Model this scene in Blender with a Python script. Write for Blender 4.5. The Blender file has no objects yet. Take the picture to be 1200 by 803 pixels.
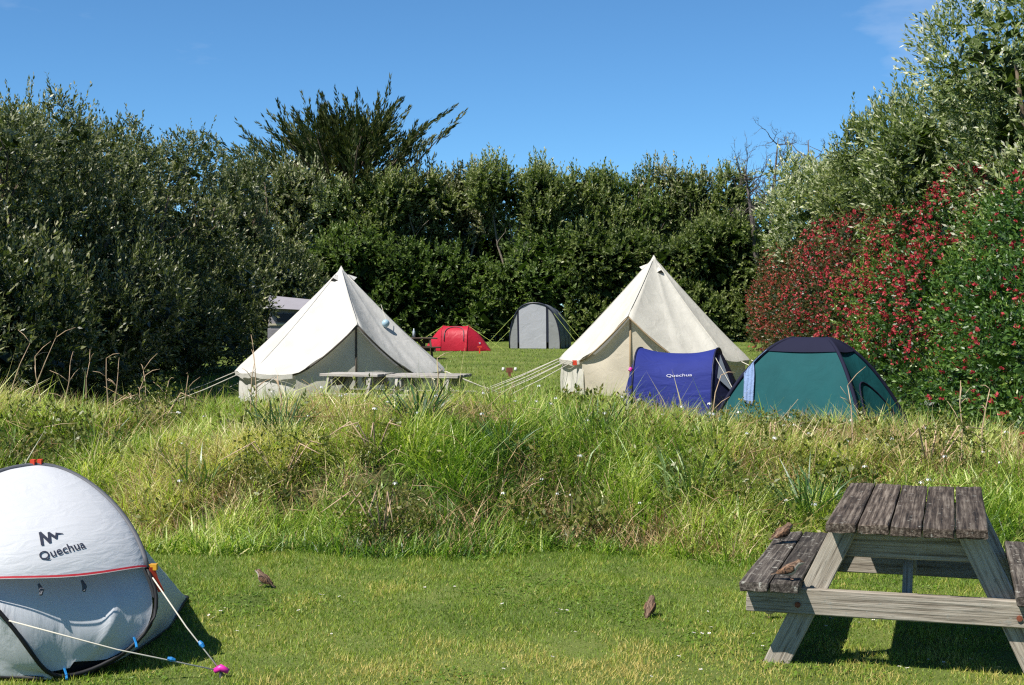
import bpy, bmesh, math, random
import numpy as np
from mathutils import Vector, Matrix
R_ = math.radians
SC = bpy.context.scene
COL = SC.collection

# ------------------------------------------------------------------ camera
FPX = 1645.0            # focal length in pixels of the 1200-px photograph
CAMZ = 1.7
cam = bpy.data.cameras.new('camera')
cam.sensor_width = 36.0
cam.lens = 36.0 * FPX / 1200.0
cam.clip_start = 0.1
cam.clip_end = 3000
camo = bpy.data.objects.new('camera', cam)
COL.objects.link(camo)
camo.location = (0, 0, CAMZ)
camo.rotation_euler = (R_(90 - 1.236), 0, 0)
SC.camera = camo

# ------------------------------------------------------------------ sky and sun
SUN_EL = 54.0
SUN_DIR = Vector((-0.77, -0.635, 0)).normalized() * math.cos(R_(SUN_EL)) + Vector((0, 0, math.sin(R_(SUN_EL))))
W = bpy.data.worlds.new('World')
SC.world = W
W.use_nodes = True
wn = W.node_tree.nodes; wl = W.node_tree.links
wn.clear()
wout = wn.new('ShaderNodeOutputWorld')
wbg = wn.new('ShaderNodeBackground')
sky = wn.new('ShaderNodeTexSky')
sky.sky_type = 'NISHITA'
sky.sun_disc = False
sky.sun_elevation = R_(SUN_EL)
sky.sun_rotation = math.atan2(SUN_DIR.x, SUN_DIR.y)
sky.altitude = 3000
sky.air_density = 1.0
sky.dust_density = 0.0
sky.ozone_density = 10.0
wbg.inputs['Strength'].default_value = 0.085
# thin fair-weather wisps over the whole sky
tc = wn.new('ShaderNodeTexCoord')
mp = wn.new('ShaderNodeMapping'); mp.inputs['Scale'].default_value = (1.6, 1.6, 5.0); mp.inputs['Location'].default_value = (1.80, 0.2, 2.40)
nz = wn.new('ShaderNodeTexNoise'); nz.inputs['Scale'].default_value = 2.6; nz.inputs['Detail'].default_value = 7; nz.inputs['Roughness'].default_value = 0.55
rp = wn.new('ShaderNodeMapRange'); rp.inputs['From Min'].default_value = 0.60; rp.inputs['From Max'].default_value = 0.90; rp.inputs['To Max'].default_value = 0.55
mx = wn.new('ShaderNodeMix'); mx.data_type = 'RGBA'
wl.new(tc.outputs['Generated'], mp.inputs['Vector']); wl.new(mp.outputs['Vector'], nz.inputs['Vector'])
wl.new(nz.outputs['Fac'], rp.inputs['Value']); wl.new(rp.outputs['Result'], mx.inputs['Factor'])
tint = wn.new('ShaderNodeMix'); tint.data_type = 'RGBA'; tint.blend_type = 'MULTIPLY'; tint.inputs['Factor'].default_value = 1.0
tint.inputs['B'].default_value = (0.85, 1.07, 1.01, 1)
wl.new(sky.outputs['Color'], tint.inputs['A']); wl.new(tint.outputs['Result'], mx.inputs['A'])
mx.inputs['B'].default_value = (6.2, 6.6, 7.4, 1)
wl.new(mx.outputs['Result'], wbg.inputs['Color'])
wl.new(wbg.outputs['Background'], wout.inputs['Surface'])

sl = bpy.data.lights.new('sun', 'SUN')
sl.energy = 5.0
sl.angle = R_(0.53)
sl.color = (1.0, 0.955, 0.88)
so = bpy.data.objects.new('sun', sl)
COL.objects.link(so)
so.rotation_euler = SUN_DIR.to_track_quat('Z', 'Y').to_euler()

SC.view_settings.view_transform = 'Standard'
SC.view_settings.look = 'None'
SC.view_settings.exposure = 0.80
SC.view_settings.gamma = 1.0
SC.view_settings.use_curve_mapping = False
SC.cycles.max_bounces = 8
SC.cycles.transparent_max_bounces = 8
SC.cycles.use_denoising = False
SC.cycles.sample_clamp_indirect = 5.0
SC.cycles.filter_width = 1.25

# ------------------------------------------------------------------ helpers
def tag(o, label=None, cat=None, group=None, kind=None):
    if label: o['label'] = label
    if cat: o['category'] = cat
    if group: o['group'] = group
    if kind: o['kind'] = kind
    return o

def link(o, parent=None):
    COL.objects.link(o)
    if parent is not None: o.parent = parent
    return o

def empty(name, loc=(0, 0, 0), rz=0.0):
    o = bpy.data.objects.new(name, None)
    o.empty_display_size = 0.2
    o.location = loc; o.rotation_euler = (0, 0, rz)
    return link(o)

def obj(name, me, parent=None, loc=(0, 0, 0), rot=(0, 0, 0)):
    o = bpy.data.objects.new(name, me)
    o.location = loc; o.rotation_euler = rot
    return link(o, parent)

def pymesh(name, v, f, mat, smooth=False):
    me = bpy.data.meshes.new(name)
    me.from_pydata([tuple(p) for p in v], [], [tuple(q) for q in f])
    me.materials.append(mat)
    if smooth: me.polygons.foreach_set('use_smooth', [True] * len(me.polygons))
    me.update()
    return me

def npmesh(name, V, starts, totals, loops, mat, attr=None, smooth=False):
    me = bpy.data.meshes.new(name)
    me.vertices.add(len(V)); me.vertices.foreach_set('co', np.ascontiguousarray(V, dtype=np.float32).ravel())
    me.loops.add(len(loops)); me.loops.foreach_set('vertex_index', np.ascontiguousarray(loops, dtype=np.int32))
    me.polygons.add(len(starts)); me.polygons.foreach_set('loop_start', np.ascontiguousarray(starts, dtype=np.int32))
    me.polygons.foreach_set('loop_total', np.ascontiguousarray(totals, dtype=np.int32))
    if smooth: me.polygons.foreach_set('use_smooth', np.ones(len(starts), dtype=bool))
    me.update(calc_edges=True)
    if attr is not None:
        a = me.attributes.new('rnd', 'FLOAT', 'POINT')
        a.data.foreach_set('value', np.ascontiguousarray(attr, dtype=np.float32))
    me.materials.append(mat)
    return me

def norm(A):
    return A / np.maximum(np.linalg.norm(A, axis=-1, keepdims=True), 1e-9)

def rand_dirs(rng, n):
    return norm(rng.normal(size=(n, 3)))

def perp_pair(A):
    h = np.where(np.abs(A[:, 2:3]) < 0.9, np.array([[0, 0, 1.0]]), np.array([[1.0, 0, 0]]))
    u = norm(np.cross(A, h)); v = np.cross(A, u)
    return u, v

def lump(P, seed, f):
    r = np.random.default_rng(seed)
    s = np.zeros(P.shape[0])
    for i in range(7):
        k = r.normal(size=P.shape[1]); k = k / np.linalg.norm(k) * f * r.uniform(.55, 1.6)
        s += np.sin(P @ k + r.uniform(0, 6.28))
    return s / 3.4

def smooth01(t):
    t = np.clip(t, 0, 1); return t * t * (3 - 2 * t)

def tube_arrays(pts, rad, sides=6, cap=True):
    pts = [Vector(p) for p in pts]
    V = []; F = []
    n = len(pts)
    for i, p in enumerate(pts):
        t = (pts[min(i + 1, n - 1)] - pts[max(i - 1, 0)]).normalized()
        h = Vector((0, 0, 1)) if abs(t.z) < 0.9 else Vector((1, 0, 0))
        u = t.cross(h).normalized(); w = t.cross(u)
        r = rad[i] if hasattr(rad, '__len__') else rad
        for k in range(sides):
            a = 2 * math.pi * k / sides
            V.append(p + u * math.cos(a) * r + w * math.sin(a) * r)
    for i in range(n - 1):
        for k in range(sides):
            k2 = (k + 1) % sides
            F.append((i * sides + k, i * sides + k2, (i + 1) * sides + k2, (i + 1) * sides + k))
    if cap:
        F.append(tuple(range(sides - 1, -1, -1)))
        F.append(tuple((n - 1) * sides + k for k in range(sides)))
    return V, F

class MB:
    """collects shapes that belong to ONE part"""
    def __init__(s): s.v = []; s.f = []
    def add(s, V, F):
        o = len(s.v); s.v += [tuple(p) for p in V]; s.f += [tuple(i + o for i in q) for q in F]; return s
    def tube(s, pts, rad, sides=6): return s.add(*tube_arrays(pts, rad, sides))
    def box(s, c, d):
        x, y, z = c; a, b, e = d[0] / 2, d[1] / 2, d[2] / 2
        V = [(x + i * a, y + j * b, z + k * e) for i in (-1, 1) for j in (-1, 1) for k in (-1, 1)]
        return s.add(V, [(0, 1, 3, 2), (4, 6, 7, 5), (0, 4, 5, 1), (2, 3, 7, 6), (0, 2, 6, 4), (1, 5, 7, 3)])
    def build(s, name, mat, parent=None, smooth=False, loc=(0, 0, 0), rot=(0, 0, 0)):
        return obj(name, pymesh(name, s.v, s.f, mat, smooth), parent, loc, rot)

def grid_mesh(name, fn, nu, nv, mat, smooth=True, thick=0.0, closed_u=False):
    """surface fn(u,v) with u,v in 0..1; optional thickness"""
    V = []; F = []
    cu = nu if closed_u else nu + 1
    for j in range(nv + 1):
        for i in range(cu):
            V.append(Vector(fn(i / nu, j / nv)))
    for j in range(nv):
        for i in range(nu):
            i2 = (i + 1) % cu
            F.append((j * cu + i, j * cu + i2, (j + 1) * cu + i2, (j + 1) * cu + i))
    me = pymesh(name, V, F, mat, smooth)
    return me

# ------------------------------------------------------------------ materials
ALB = 0.74
def alb(c): return tuple(x * ALB for x in c)

def new_mat(name):
    m = bpy.data.materials.new(name); m.use_nodes = True
    nt = m.node_tree; b = nt.nodes['Principled BSDF']
    return m, nt, nt.nodes, nt.links, b

def ramp(nodes, stops):
    r = nodes.new('ShaderNodeValToRGB')
    e = r.color_ramp.elements
    while len(e) < len(stops): e.new(0.5)
    for k, (p, c) in zip(e, stops):
        k.position = p; k.color = (*c, 1)
    return r

def leaf_mat(name, stops, rough=0.45, spec=0.35, transl=0.28, tcol=None):
    stops = [(p, alb(c)) for p, c in stops]
    m, nt, n, l, b = new_mat(name)
    at = n.new('ShaderNodeAttribute'); at.attribute_name = 'rnd'
    r = ramp(n, stops)
    l.new(at.outputs['Fac'], r.inputs['Fac'])
    l.new(r.outputs['Color'], b.inputs['Base Color'])
    b.inputs['Roughness'].default_value = rough
    b.inputs['Specular IOR Level'].default_value = spec
    tr = n.new('ShaderNodeBsdfTranslucent')
    mixc = n.new('ShaderNodeMix'); mixc.data_type = 'RGBA'; mixc.blend_type = 'MULTIPLY'
    mixc.inputs['Factor'].default_value = 1.0
    mixc.inputs['B'].default_value = (*(tcol or (1.25, 1.5, 0.5)), 1)
    l.new(r.outputs['Color'], mixc.inputs['A'])
    l.new(mixc.outputs['Result'], tr.inputs['Color'])
    ms = n.new('ShaderNodeMixShader'); ms.inputs['Fac'].default_value = transl
    out = n['Material Output']
    l.new(b.outputs['BSDF'], ms.inputs[1]); l.new(tr.outputs['BSDF'], ms.inputs[2])
    l.new(ms.outputs['Shader'], out.inputs['Surface'])
    return m

def plain(name, col, rough=0.6, spec=0.3, nscale=0, namt=0.15, bump=0.0, bscale=40, metallic=0):
    col = alb(col)
    m, nt, n, l, b = new_mat(name)
    b.inputs['Roughness'].default_value = rough
    b.inputs['Specular IOR Level'].default_value = spec
    b.inputs['Metallic'].default_value = metallic
    b.inputs['Base Color'].default_value = (*col, 1)
    if nscale:
        tcn = n.new('ShaderNodeTexCoord'); no = n.new('ShaderNodeTexNoise')
        no.inputs['Scale'].default_value = nscale; no.inputs['Detail'].default_value = 6
        l.new(tcn.outputs['Object'], no.inputs['Vector'])
        r = ramp(n, [(0.25, tuple(c * (1 - namt) for c in col)), (0.75, tuple(min(1, c * (1 + namt)) for c in col))])
        l.new(no.outputs['Fac'], r.inputs['Fac']); l.new(r.outputs['Color'], b.inputs['Base Color'])
    if bump:
        tcn = n.new('ShaderNodeTexCoord'); no = n.new('ShaderNodeTexNoise')
        no.inputs['Scale'].default_value = bscale; no.inputs['Detail'].default_value = 5
        l.new(tcn.outputs['Object'], no.inputs['Vector'])
        bu = n.new('ShaderNodeBump'); bu.inputs['Strength'].default_value = bump; bu.inputs['Distance'].default_value = 0.02
        l.new(no.outputs['Fac'], bu.inputs['Height']); l.new(bu.outputs['Normal'], b.inputs['Normal'])
    return m

def fabric(name, col, rough=0.75, transl=0.15, wr_scale=6.0, wr=0.25, namt=0.06, stretch=(1, 1, 1), spec=0.25, dirt=None, mud=False):
    col = alb(col)
    m, nt, n, l, b = new_mat(name)
    tcn = n.new('ShaderNodeTexCoord')
    mpn = n.new('ShaderNodeMapping'); mpn.inputs['Scale'].default_value = stretch
    l.new(tcn.outputs['Object'], mpn.inputs['Vector'])
    no = n.new('ShaderNodeTexNoise'); no.inputs['Scale'].default_value = wr_scale; no.inputs['Detail'].default_value = 5; no.inputs['Distortion'].default_value = 0.8
    l.new(mpn.outputs['Vector'], no.inputs['Vector'])
    no2 = n.new('ShaderNodeTexNoise'); no2.inputs['Scale'].default_value = 2.3; no2.inputs['Detail'].default_value = 6
    l.new(tcn.outputs['Object'], no2.inputs['Vector'])
    dk = dirt or tuple(c * (1 - 2.2 * namt) for c in col)
    r = ramp(n, [(0.3, dk), (0.62, col), (0.8, tuple(min(1, c * (1 + namt)) for c in col))])
    l.new(no2.outputs['Fac'], r.inputs['Fac'])
    fc = r.outputs['Color']
    if mud:   # splashed soil low on the cloth, with an uneven upper edge
        sp_ = n.new('ShaderNodeSeparateXYZ'); l.new(tcn.outputs['Object'], sp_.inputs[0])
        nm_ = n.new('ShaderNodeTexNoise'); nm_.inputs['Scale'].default_value = 7; nm_.inputs['Detail'].default_value = 6; l.new(tcn.outputs['Object'], nm_.inputs['Vector'])
        ma = n.new('ShaderNodeMath'); ma.operation = 'MULTIPLY_ADD'; ma.inputs[1].default_value = -0.55; l.new(nm_.outputs['Fac'], ma.inputs[0]); l.new(sp_.outputs['Z'], ma.inputs[2])
        mr_ = n.new('ShaderNodeMapRange'); mr_.inputs['From Min'].default_value = -0.16; mr_.inputs['From Max'].default_value = -0.34; mr_.inputs['To Max'].default_value = 0.35; l.new(ma.outputs[0], mr_.inputs['Value'])
        mm = n.new('ShaderNodeMix'); mm.data_type = 'RGBA'; l.new(mr_.outputs['Result'], mm.inputs['Factor']); l.new(fc, mm.inputs['A']); mm.inputs['B'].default_value = (.20, .18, .11, 1); fc = mm.outputs['Result']
    l.new(fc, b.inputs['Base Color'])
    b.inputs['Roughness'].default_value = rough
    b.inputs['Specular IOR Level'].default_value = spec
    bu = n.new('ShaderNodeBump'); bu.inputs['Strength'].default_value = wr; bu.inputs['Distance'].default_value = 0.05
    l.new(no.outputs['Fac'], bu.inputs['Height']); l.new(bu.outputs['Normal'], b.inputs['Normal'])
    tr = n.new('ShaderNodeBsdfTranslucent'); l.new(r.outputs['Color'], tr.inputs['Color'])
    ms = n.new('ShaderNodeMixShader'); ms.inputs['Fac'].default_value = transl
    l.new(b.outputs['BSDF'], ms.inputs[1]); l.new(tr.outputs['BSDF'], ms.inputs[2])
    l.new(ms.outputs['Shader'], n['Material Output'].inputs['Surface'])
    return m

def wood(name, c_dark, c_mid, c_light, lichen=0.0, rough=0.85, bump=0.9):
    """weathered timber, grain along local X"""
    c_dark, c_mid, c_light = alb(c_dark), alb(c_mid), alb(c_light)
    m, nt, n, l, b = new_mat(name)
    tcn = n.new('ShaderNodeTexCoord'); oi = n.new('ShaderNodeObjectInfo')
    ad = n.new('ShaderNodeVectorMath'); ad.operation = 'ADD'
    sc = n.new('ShaderNodeVectorMath'); sc.operation = 'SCALE'; sc.inputs['Scale'].default_value = 37.0
    cmb = n.new('ShaderNodeCombineXYZ')
    for i in range(3): l.new(oi.outputs['Random'], cmb.inputs[i])
    l.new(cmb.outputs['Vector'], sc.inputs[0])
    l.new(tcn.outputs['Object'], ad.inputs[0]); l.new(sc.outputs['Vector'], ad.inputs[1])
    mpn = n.new('ShaderNodeMapping'); mpn.inputs['Scale'].default_value = (1.3, 42, 42)
    l.new(ad.outputs['Vector'], mpn.inputs['Vector'])
    g = n.new('ShaderNodeTexNoise'); g.inputs['Scale'].default_value = 1.6; g.inputs['Detail'].default_value = 8; g.inputs['Roughness'].default_value = 0.65
    l.new(mpn.outputs['Vector'], g.inputs['Vector'])
    p = n.new('ShaderNodeTexNoise'); p.inputs['Scale'].default_value = 5.0; p.inputs['Detail'].default_value = 5
    l.new(ad.outputs['Vector'], p.inputs['Vector'])
    mixv = n.new('ShaderNodeMath'); mixv.operation = 'MULTIPLY_ADD'; mixv.inputs[1].default_value = 0.82
    l.new(g.outputs['Fac'], mixv.inputs[0])
    m2 = n.new('ShaderNodeMath'); m2.operation = 'MULTIPLY'; m2.inputs[1].default_value = 0.18
    l.new(p.outputs['Fac'], m2.inputs[0]); l.new(m2.outputs[0], mixv.inputs[2])
    r = ramp(n, [(0.36, c_dark), (0.49, c_mid), (0.64, c_light)])
    l.new(mixv.outputs[0], r.inputs['Fac'])
    last = r.outputs['Color']
    if lichen:
        v = n.new('ShaderNodeTexNoise'); v.inputs['Scale'].default_value = 26; v.inputs['Detail'].default_value = 4; v.inputs['Roughness'].default_value = 0.7
        l.new(ad.outputs['Vector'], v.inputs['Vector'])
        cr = ramp(n, [(0.66 - 0.05 * lichen, (0, 0, 0)), (0.70 - 0.04 * lichen, (1, 1, 1))])
        l.new(v.outputs['Fac'], cr.inputs['Fac'])
        mxn = n.new('ShaderNodeMix'); mxn.data_type = 'RGBA'
        l.new(cr.outputs['Color'], mxn.inputs['Factor']); l.new(last, mxn.inputs['A'])
        mxn.inputs['B'].default_value = (0.30, 0.29, 0.25, 1)
        last = mxn.outputs['Result']
    # drying splits along the grain
    mp2 = n.new('ShaderNodeMapping'); mp2.inputs['Scale'].default_value = (1.6, 30, 30); l.new(ad.outputs['Vector'], mp2.inputs['Vector'])
    ck = n.new('ShaderNodeTexNoise'); ck.inputs['Scale'].default_value = 1.0; ck.inputs['Detail'].default_value = 3; l.new(mp2.outputs['Vector'], ck.inputs['Vector'])
    cr2 = ramp(n, [(0.485, (1, 1, 1)), (0.5, (0.12, 0.11, 0.1)), (0.515, (1, 1, 1))]); l.new(ck.outputs['Fac'], cr2.inputs['Fac'])
    mc = n.new('ShaderNodeMix'); mc.data_type = 'RGBA'; mc.blend_type = 'MULTIPLY'; mc.inputs['Factor'].default_value = 0.55
    l.new(last, mc.inputs['A']); l.new(cr2.outputs['Color'], mc.inputs['B']); last = mc.outputs['Result']
    bv = n.new('ShaderNodeMapRange'); bv.inputs['To Min'].default_value = 0.68; bv.inputs['To Max'].default_value = 1.18; l.new(oi.outputs['Random'], bv.inputs['Value'])
    hs = n.new('ShaderNodeHueSaturation'); l.new(bv.outputs['Result'], hs.inputs['Value']); l.new(last, hs.inputs['Color']); last = hs.outputs['Color']
    l.new(last, b.inputs['Base Color'])
    b.inputs['Roughness'].default_value = rough
    b.inputs['Specular IOR Level'].default_value = 0.25
    bu = n.new('ShaderNodeBump'); bu.inputs['Strength'].default_value = bump; bu.inputs['Distance'].default_value = 0.008
    l.new(g.outputs['Fac'], bu.inputs['Height']); l.new(bu.outputs['Normal'], b.inputs['Normal'])
    return m

M = {}
# grass and foliage (rnd 0..1 picks the leaf's own colour)
M['lawn'] = leaf_mat('lawn_blades', [(0.0, (0.085, 0.165, 0.015)), (0.4, (0.185, 0.30, 0.028)), (0.75, (0.33, 0.40, 0.05)), (1.0, (0.62, 0.50, 0.16))], 0.5, 0.3, 0.28)
M['bank'] = leaf_mat('bank_blades', [(0.0, (0.055, 0.125, 0.02)), (0.28, (0.18, 0.32, 0.038)), (0.55, (0.42, 0.55, 0.085)), (0.8, (0.72, 0.72, 0.25)), (1.0, (0.90, 0.76, 0.44))], 0.4, 0.42, 0.36)
M['straw'] = leaf_mat('straw_blades', [(0.0, (0.22, 0.12, 0.05)), (0.5, (0.50, 0.34, 0.16)), (1.0, (0.78, 0.62, 0.38))], 0.7, 0.2, 0.2, (1.1, 1.0, 0.7))
M['tuft'] = leaf_mat('strap_leaves', [(0.0, (0.03, 0.085, 0.03)), (0.5, (0.08, 0.17, 0.06)), (1.0, (0.25, 0.35, 0.12))], 0.38, 0.4, 0.25)
M['bramble'] = leaf_mat('bramble_leaves', [(0.0, (0.06, 0.09, 0.02)), (0.6, (0.19, 0.21, 0.04)), (1.0, (0.36, 0.28, 0.09))], 0.45, 0.35, 0.28)
M['hedge_grey'] = leaf_mat('grey_green_leaves', [(0.0, (0.02, 0.036, 0.010)), (0.35, (0.075, 0.10, 0.03)), (0.68, (0.19, 0.21, 0.08)), (1.0, (0.55, 0.52, 0.34))], 0.42, 0.4, 0.22)
M['hedge_dark'] = leaf_mat('dark_leaves', [(0.0, (0.02, 0.04, 0.010)), (0.4, (0.085, 0.14, 0.03)), (0.75, (0.18, 0.25, 0.06)), (1.0, (0.34, 0.38, 0.14))], 0.5, 0.28, 0.28)
M['hedge_mid'] = leaf_mat('mid_green_leaves', [(0.0, (0.03, 0.055, 0.014)), (0.4, (0.12, 0.165, 0.042)), (0.75, (0.25, 0.29, 0.09)), (1.0, (0.52, 0.52, 0.30))], 0.5, 0.28, 0.28)
M['silver'] = leaf_mat('silver_leaves', [(0.0, (0.05, 0.08, 0.022)), (0.35, (0.16, 0.215, 0.06)), (0.68, (0.37, 0.41, 0.18)), (1.0, (0.80, 0.78, 0.60))], 0.52, 0.3, 0.28)
M['glossy'] = leaf_mat('glossy_leaves', [(0.0, (0.014, 0.042, 0.008)), (0.45, (0.05, 0.12, 0.018)), (0.8, (0.12, 0.22, 0.032)), (1.0, (0.28, 0.36, 0.07))], 0.42, 0.42, 0.22)
M['bronze'] = leaf_mat('bronze_leaves', [(0.0, (0.03, 0.045, 0.012)), (0.5, (0.075, 0.085, 0.025)), (0.8, (0.14, 0.09, 0.035)), (1.0, (0.22, 0.08, 0.045))], 0.4, 0.4, 0.22)
M['red_flower'] = leaf_mat('red_petals', [(0.0, (0.25, 0.018, 0.028)), (0.55, (0.50, 0.042, 0.058)), (1.0, (0.76, 0.18, 0.18))], 0.55, 0.25, 0.25, (1.2, 0.9, 0.9))
M['rust_flower'] = leaf_mat('rust_petals', [(0.0, (0.22, 0.035, 0.025)), (0.55, (0.44, 0.075, 0.055)), (1.0, (0.62, 0.20, 0.13))], 0.5, 0.3, 0.25, (1.2, 0.9, 0.9))
M['cypress'] = leaf_mat('cypress_sprays', [(0.0, (0.016, 0.034, 0.010)), (0.45, (0.055, 0.078, 0.018)), (0.8, (0.13, 0.13, 0.032)), (1.0, (0.24, 0.20, 0.06))], 0.6, 0.25, 0.12)
M['bark'] = plain('bark', (0.13, 0.10, 0.07), 0.9, 0.15, 9, 0.4, 0.6, 20)
M['bark_pale'] = plain('pale_bark', (0.25, 0.21, 0.16), 0.9, 0.15, 9, 0.35, 0.6, 20)
M['deadwood'] = plain('dead_wood', (0.13, 0.11, 0.10), 0.9, 0.15, 5, 0.3)
M['drystalk'] = plain('dry_stalk', (0.56, 0.40, 0.26), 0.85, 0.15, 14, 0.35)
M['canvas_l'] = fabric('cream_canvas', (0.82, 0.80, 0.75), 0.85, 0.28, 4, 0.28, 0.06, spec=0.15, mud=True)
M['canvas_r'] = fabric('ivory_canvas', (0.83, 0.80, 0.71), 0.85, 0.28, 4, 0.28, 0.06, spec=0.15, mud=True)
M['canvas_door'] = fabric('beige_canvas', (0.80, 0.76, 0.68), 0.85, 0.34, 5, 0.2, 0.05, spec=0.15)
M['canvas_door_r'] = fabric('sand_canvas', (0.86, 0.77, 0.62), 0.85, 0.34, 5, 0.2, 0.05, spec=0.15)
M['tape_dark'] = plain('dark_tape', (0.10, 0.085, 0.07), 0.8, 0.2)
M['tape_tan'] = plain('tan_tape', (0.38, 0.28, 0.17), 0.8, 0.2)
M['rope'] = plain('cream_rope', (0.66, 0.62, 0.52), 0.8, 0.2)
M['rope_y'] = plain('yellow_cord', (0.45, 0.55, 0.12), 0.7, 0.2)
M['white_nylon'] = fabric('white_nylon', (0.69, 0.70, 0.725), 0.45, 0.12, 11, 0.13, 0.015, (.7, .7, 3.0), 0.35)
M['white_nylon_low'] = fabric('white_door_nylon', (0.68, 0.70, 0.735), 0.5, 0.08, 4, 0.28, 0.02, (1.6, 1.6, 0.8), 0.35)
M['grey_pipe'] = plain('grey_piping', (0.10, 0.105, 0.12), 0.6, 0.3, 0)
M['black_pipe'] = plain('black_piping', (0.012, 0.012, 0.014), 0.6, 0.3)
M['black_mesh'] = plain('black_groundsheet', (0.012, 0.012, 0.013), 0.7, 0.3)
M['print_dark'] = plain('dark_print', (0.025, 0.03, 0.055), 0.6, 0.3)
M['print_white'] = plain('white_print', (0.55, 0.55, 0.66), 0.6, 0.3)
M['red_strap'] = plain('red_strap', (0.55, 0.03, 0.045), 0.6, 0.3)
M['orange_tag'] = plain('orange_tag', (0.75, 0.07, 0.03), 0.5, 0.3)
M['yellow_clip'] = plain('yellow_clip', (0.75, 0.38, 0.03), 0.4, 0.4)
M['blue_clip'] = plain('blue_clip', (0.02, 0.22, 0.55), 0.4, 0.4)
M['pink_peg'] = plain('pink_peg', (0.75, 0.03, 0.36), 0.4, 0.4)
M['blue_nylon'] = fabric('blue_nylon', (0.029, 0.042, 0.24), 0.7, 0.10, 3.5, 0.6, 0.06, (.6, 1, 1.6), 0.12)
M['navy_nylon'] = fabric('navy_nylon', (0.018, 0.02, 0.06), 0.5, 0.05, 5, 0.3, 0.03)
M['mesh_grey'] = plain('grey_mesh', (0.30, 0.34, 0.40), 0.8, 0.2)
M['teal_nylon'] = fabric('teal_nylon', (0.013, 0.098, 0.108), 0.7, 0.08, 3, 0.55, 0.07, (1, 1, .6), 0.10)
M['ink_nylon'] = fabric('ink_nylon', (0.020, 0.021, 0.045), 0.8, 0.04, 4, 0.25, 0.03, (1, 1, 1), 0.08)
M['red_nylon'] = fabric('red_nylon', (0.56, 0.02, 0.045), 0.5, 0.12, 6, 0.3, 0.05)
M['slate_nylon'] = fabric('slate_nylon', (0.16, 0.175, 0.19), 0.5, 0.05, 3, 0.2, 0.03)
M['pale_nylon'] = fabric('pale_grey_nylon', (0.52, 0.53, 0.57), 0.6, 0.1, 3, 0.3, 0.03)
M['midgrey_nylon'] = fabric('mid_grey_nylon', (0.33, 0.34, 0.34), 0.6, 0.1, 3, 0.3, 0.03)
M['dark_window'] = plain('dark_window', (0.018, 0.02, 0.04), 0.35, 0.5)
M['camper_cloth'] = fabric('camper_canvas', (0.36, 0.34, 0.37), 0.8, 0.08, 3, 0.2, 0.04)
M['camper_trim'] = plain('cream_trim', (0.62, 0.56, 0.40), 0.6, 0.3)
M['towel'] = fabric('pale_blue_towel', (0.27, 0.38, 0.62), 0.9, 0.12, 22, 0.4, 0.1)
M['wood_top'] = wood('dark_weathered_wood', (0.013, 0.009, 0.006), (0.082, 0.060, 0.044), (0.26, 0.215, 0.17), 0.7)
M['wood_seat'] = wood('lichen_weathered_wood', (0.012, 0.010, 0.008), (0.07, 0.057, 0.047), (0.21, 0.185, 0.155), 1.25)
M['wood_leg'] = wood('grey_weathered_wood', (0.20, 0.165, 0.125), (0.43, 0.375, 0.30), (0.60, 0.54, 0.45), 0.9)
M['wood_pale'] = wood('pale_weathered_wood', (0.26, 0.235, 0.21), (0.42, 0.39, 0.355), (0.56, 0.53, 0.49), 0)
M['wood_brown'] = wood('brown_wood', (0.05, 0.035, 0.025), (0.12, 0.085, 0.06), (0.2, 0.15, 0.11), 0)
M['rust'] = plain('rusty_bolt', (0.20, 0.06, 0.03), 0.8, 0.3, 60, 0.3)
M['white_petal'] = plain('white_petal', (0.70, 0.70, 0.67), 0.6, 0.2)
M['yellow_eye'] = plain('yellow_disc', (0.65, 0.42, 0.03), 0.7, 0.2)
M['stem'] = plain('green_stem', (0.10, 0.2, 0.04), 0.6, 0.3)
M['beak'] = plain('beak_horn', (0.07, 0.055, 0.045), 0.5, 0.4)
M['bird_leg'] = plain('bird_leg', (0.28, 0.16, 0.11), 0.6, 0.3)
M['eye'] = plain('bird_eye', (0.005, 0.005, 0.005), 0.15, 0.6)
M['ball'] = plain('pale_blue_ball', (0.36, 0.52, 0.60), 0.35, 0.4)
M['bottle'] = plain('pale_bottle', (0.50, 0.56, 0.62), 0.2, 0.5)
M['red_brown'] = plain('red_brown_wood', (0.21, 0.075, 0.05), 0.8, 0.2, 20, 0.3)
M['stone'] = plain('pale_stone', (0.5, 0.47, 0.42), 0.85, 0.2, 30, 0.2)

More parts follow.
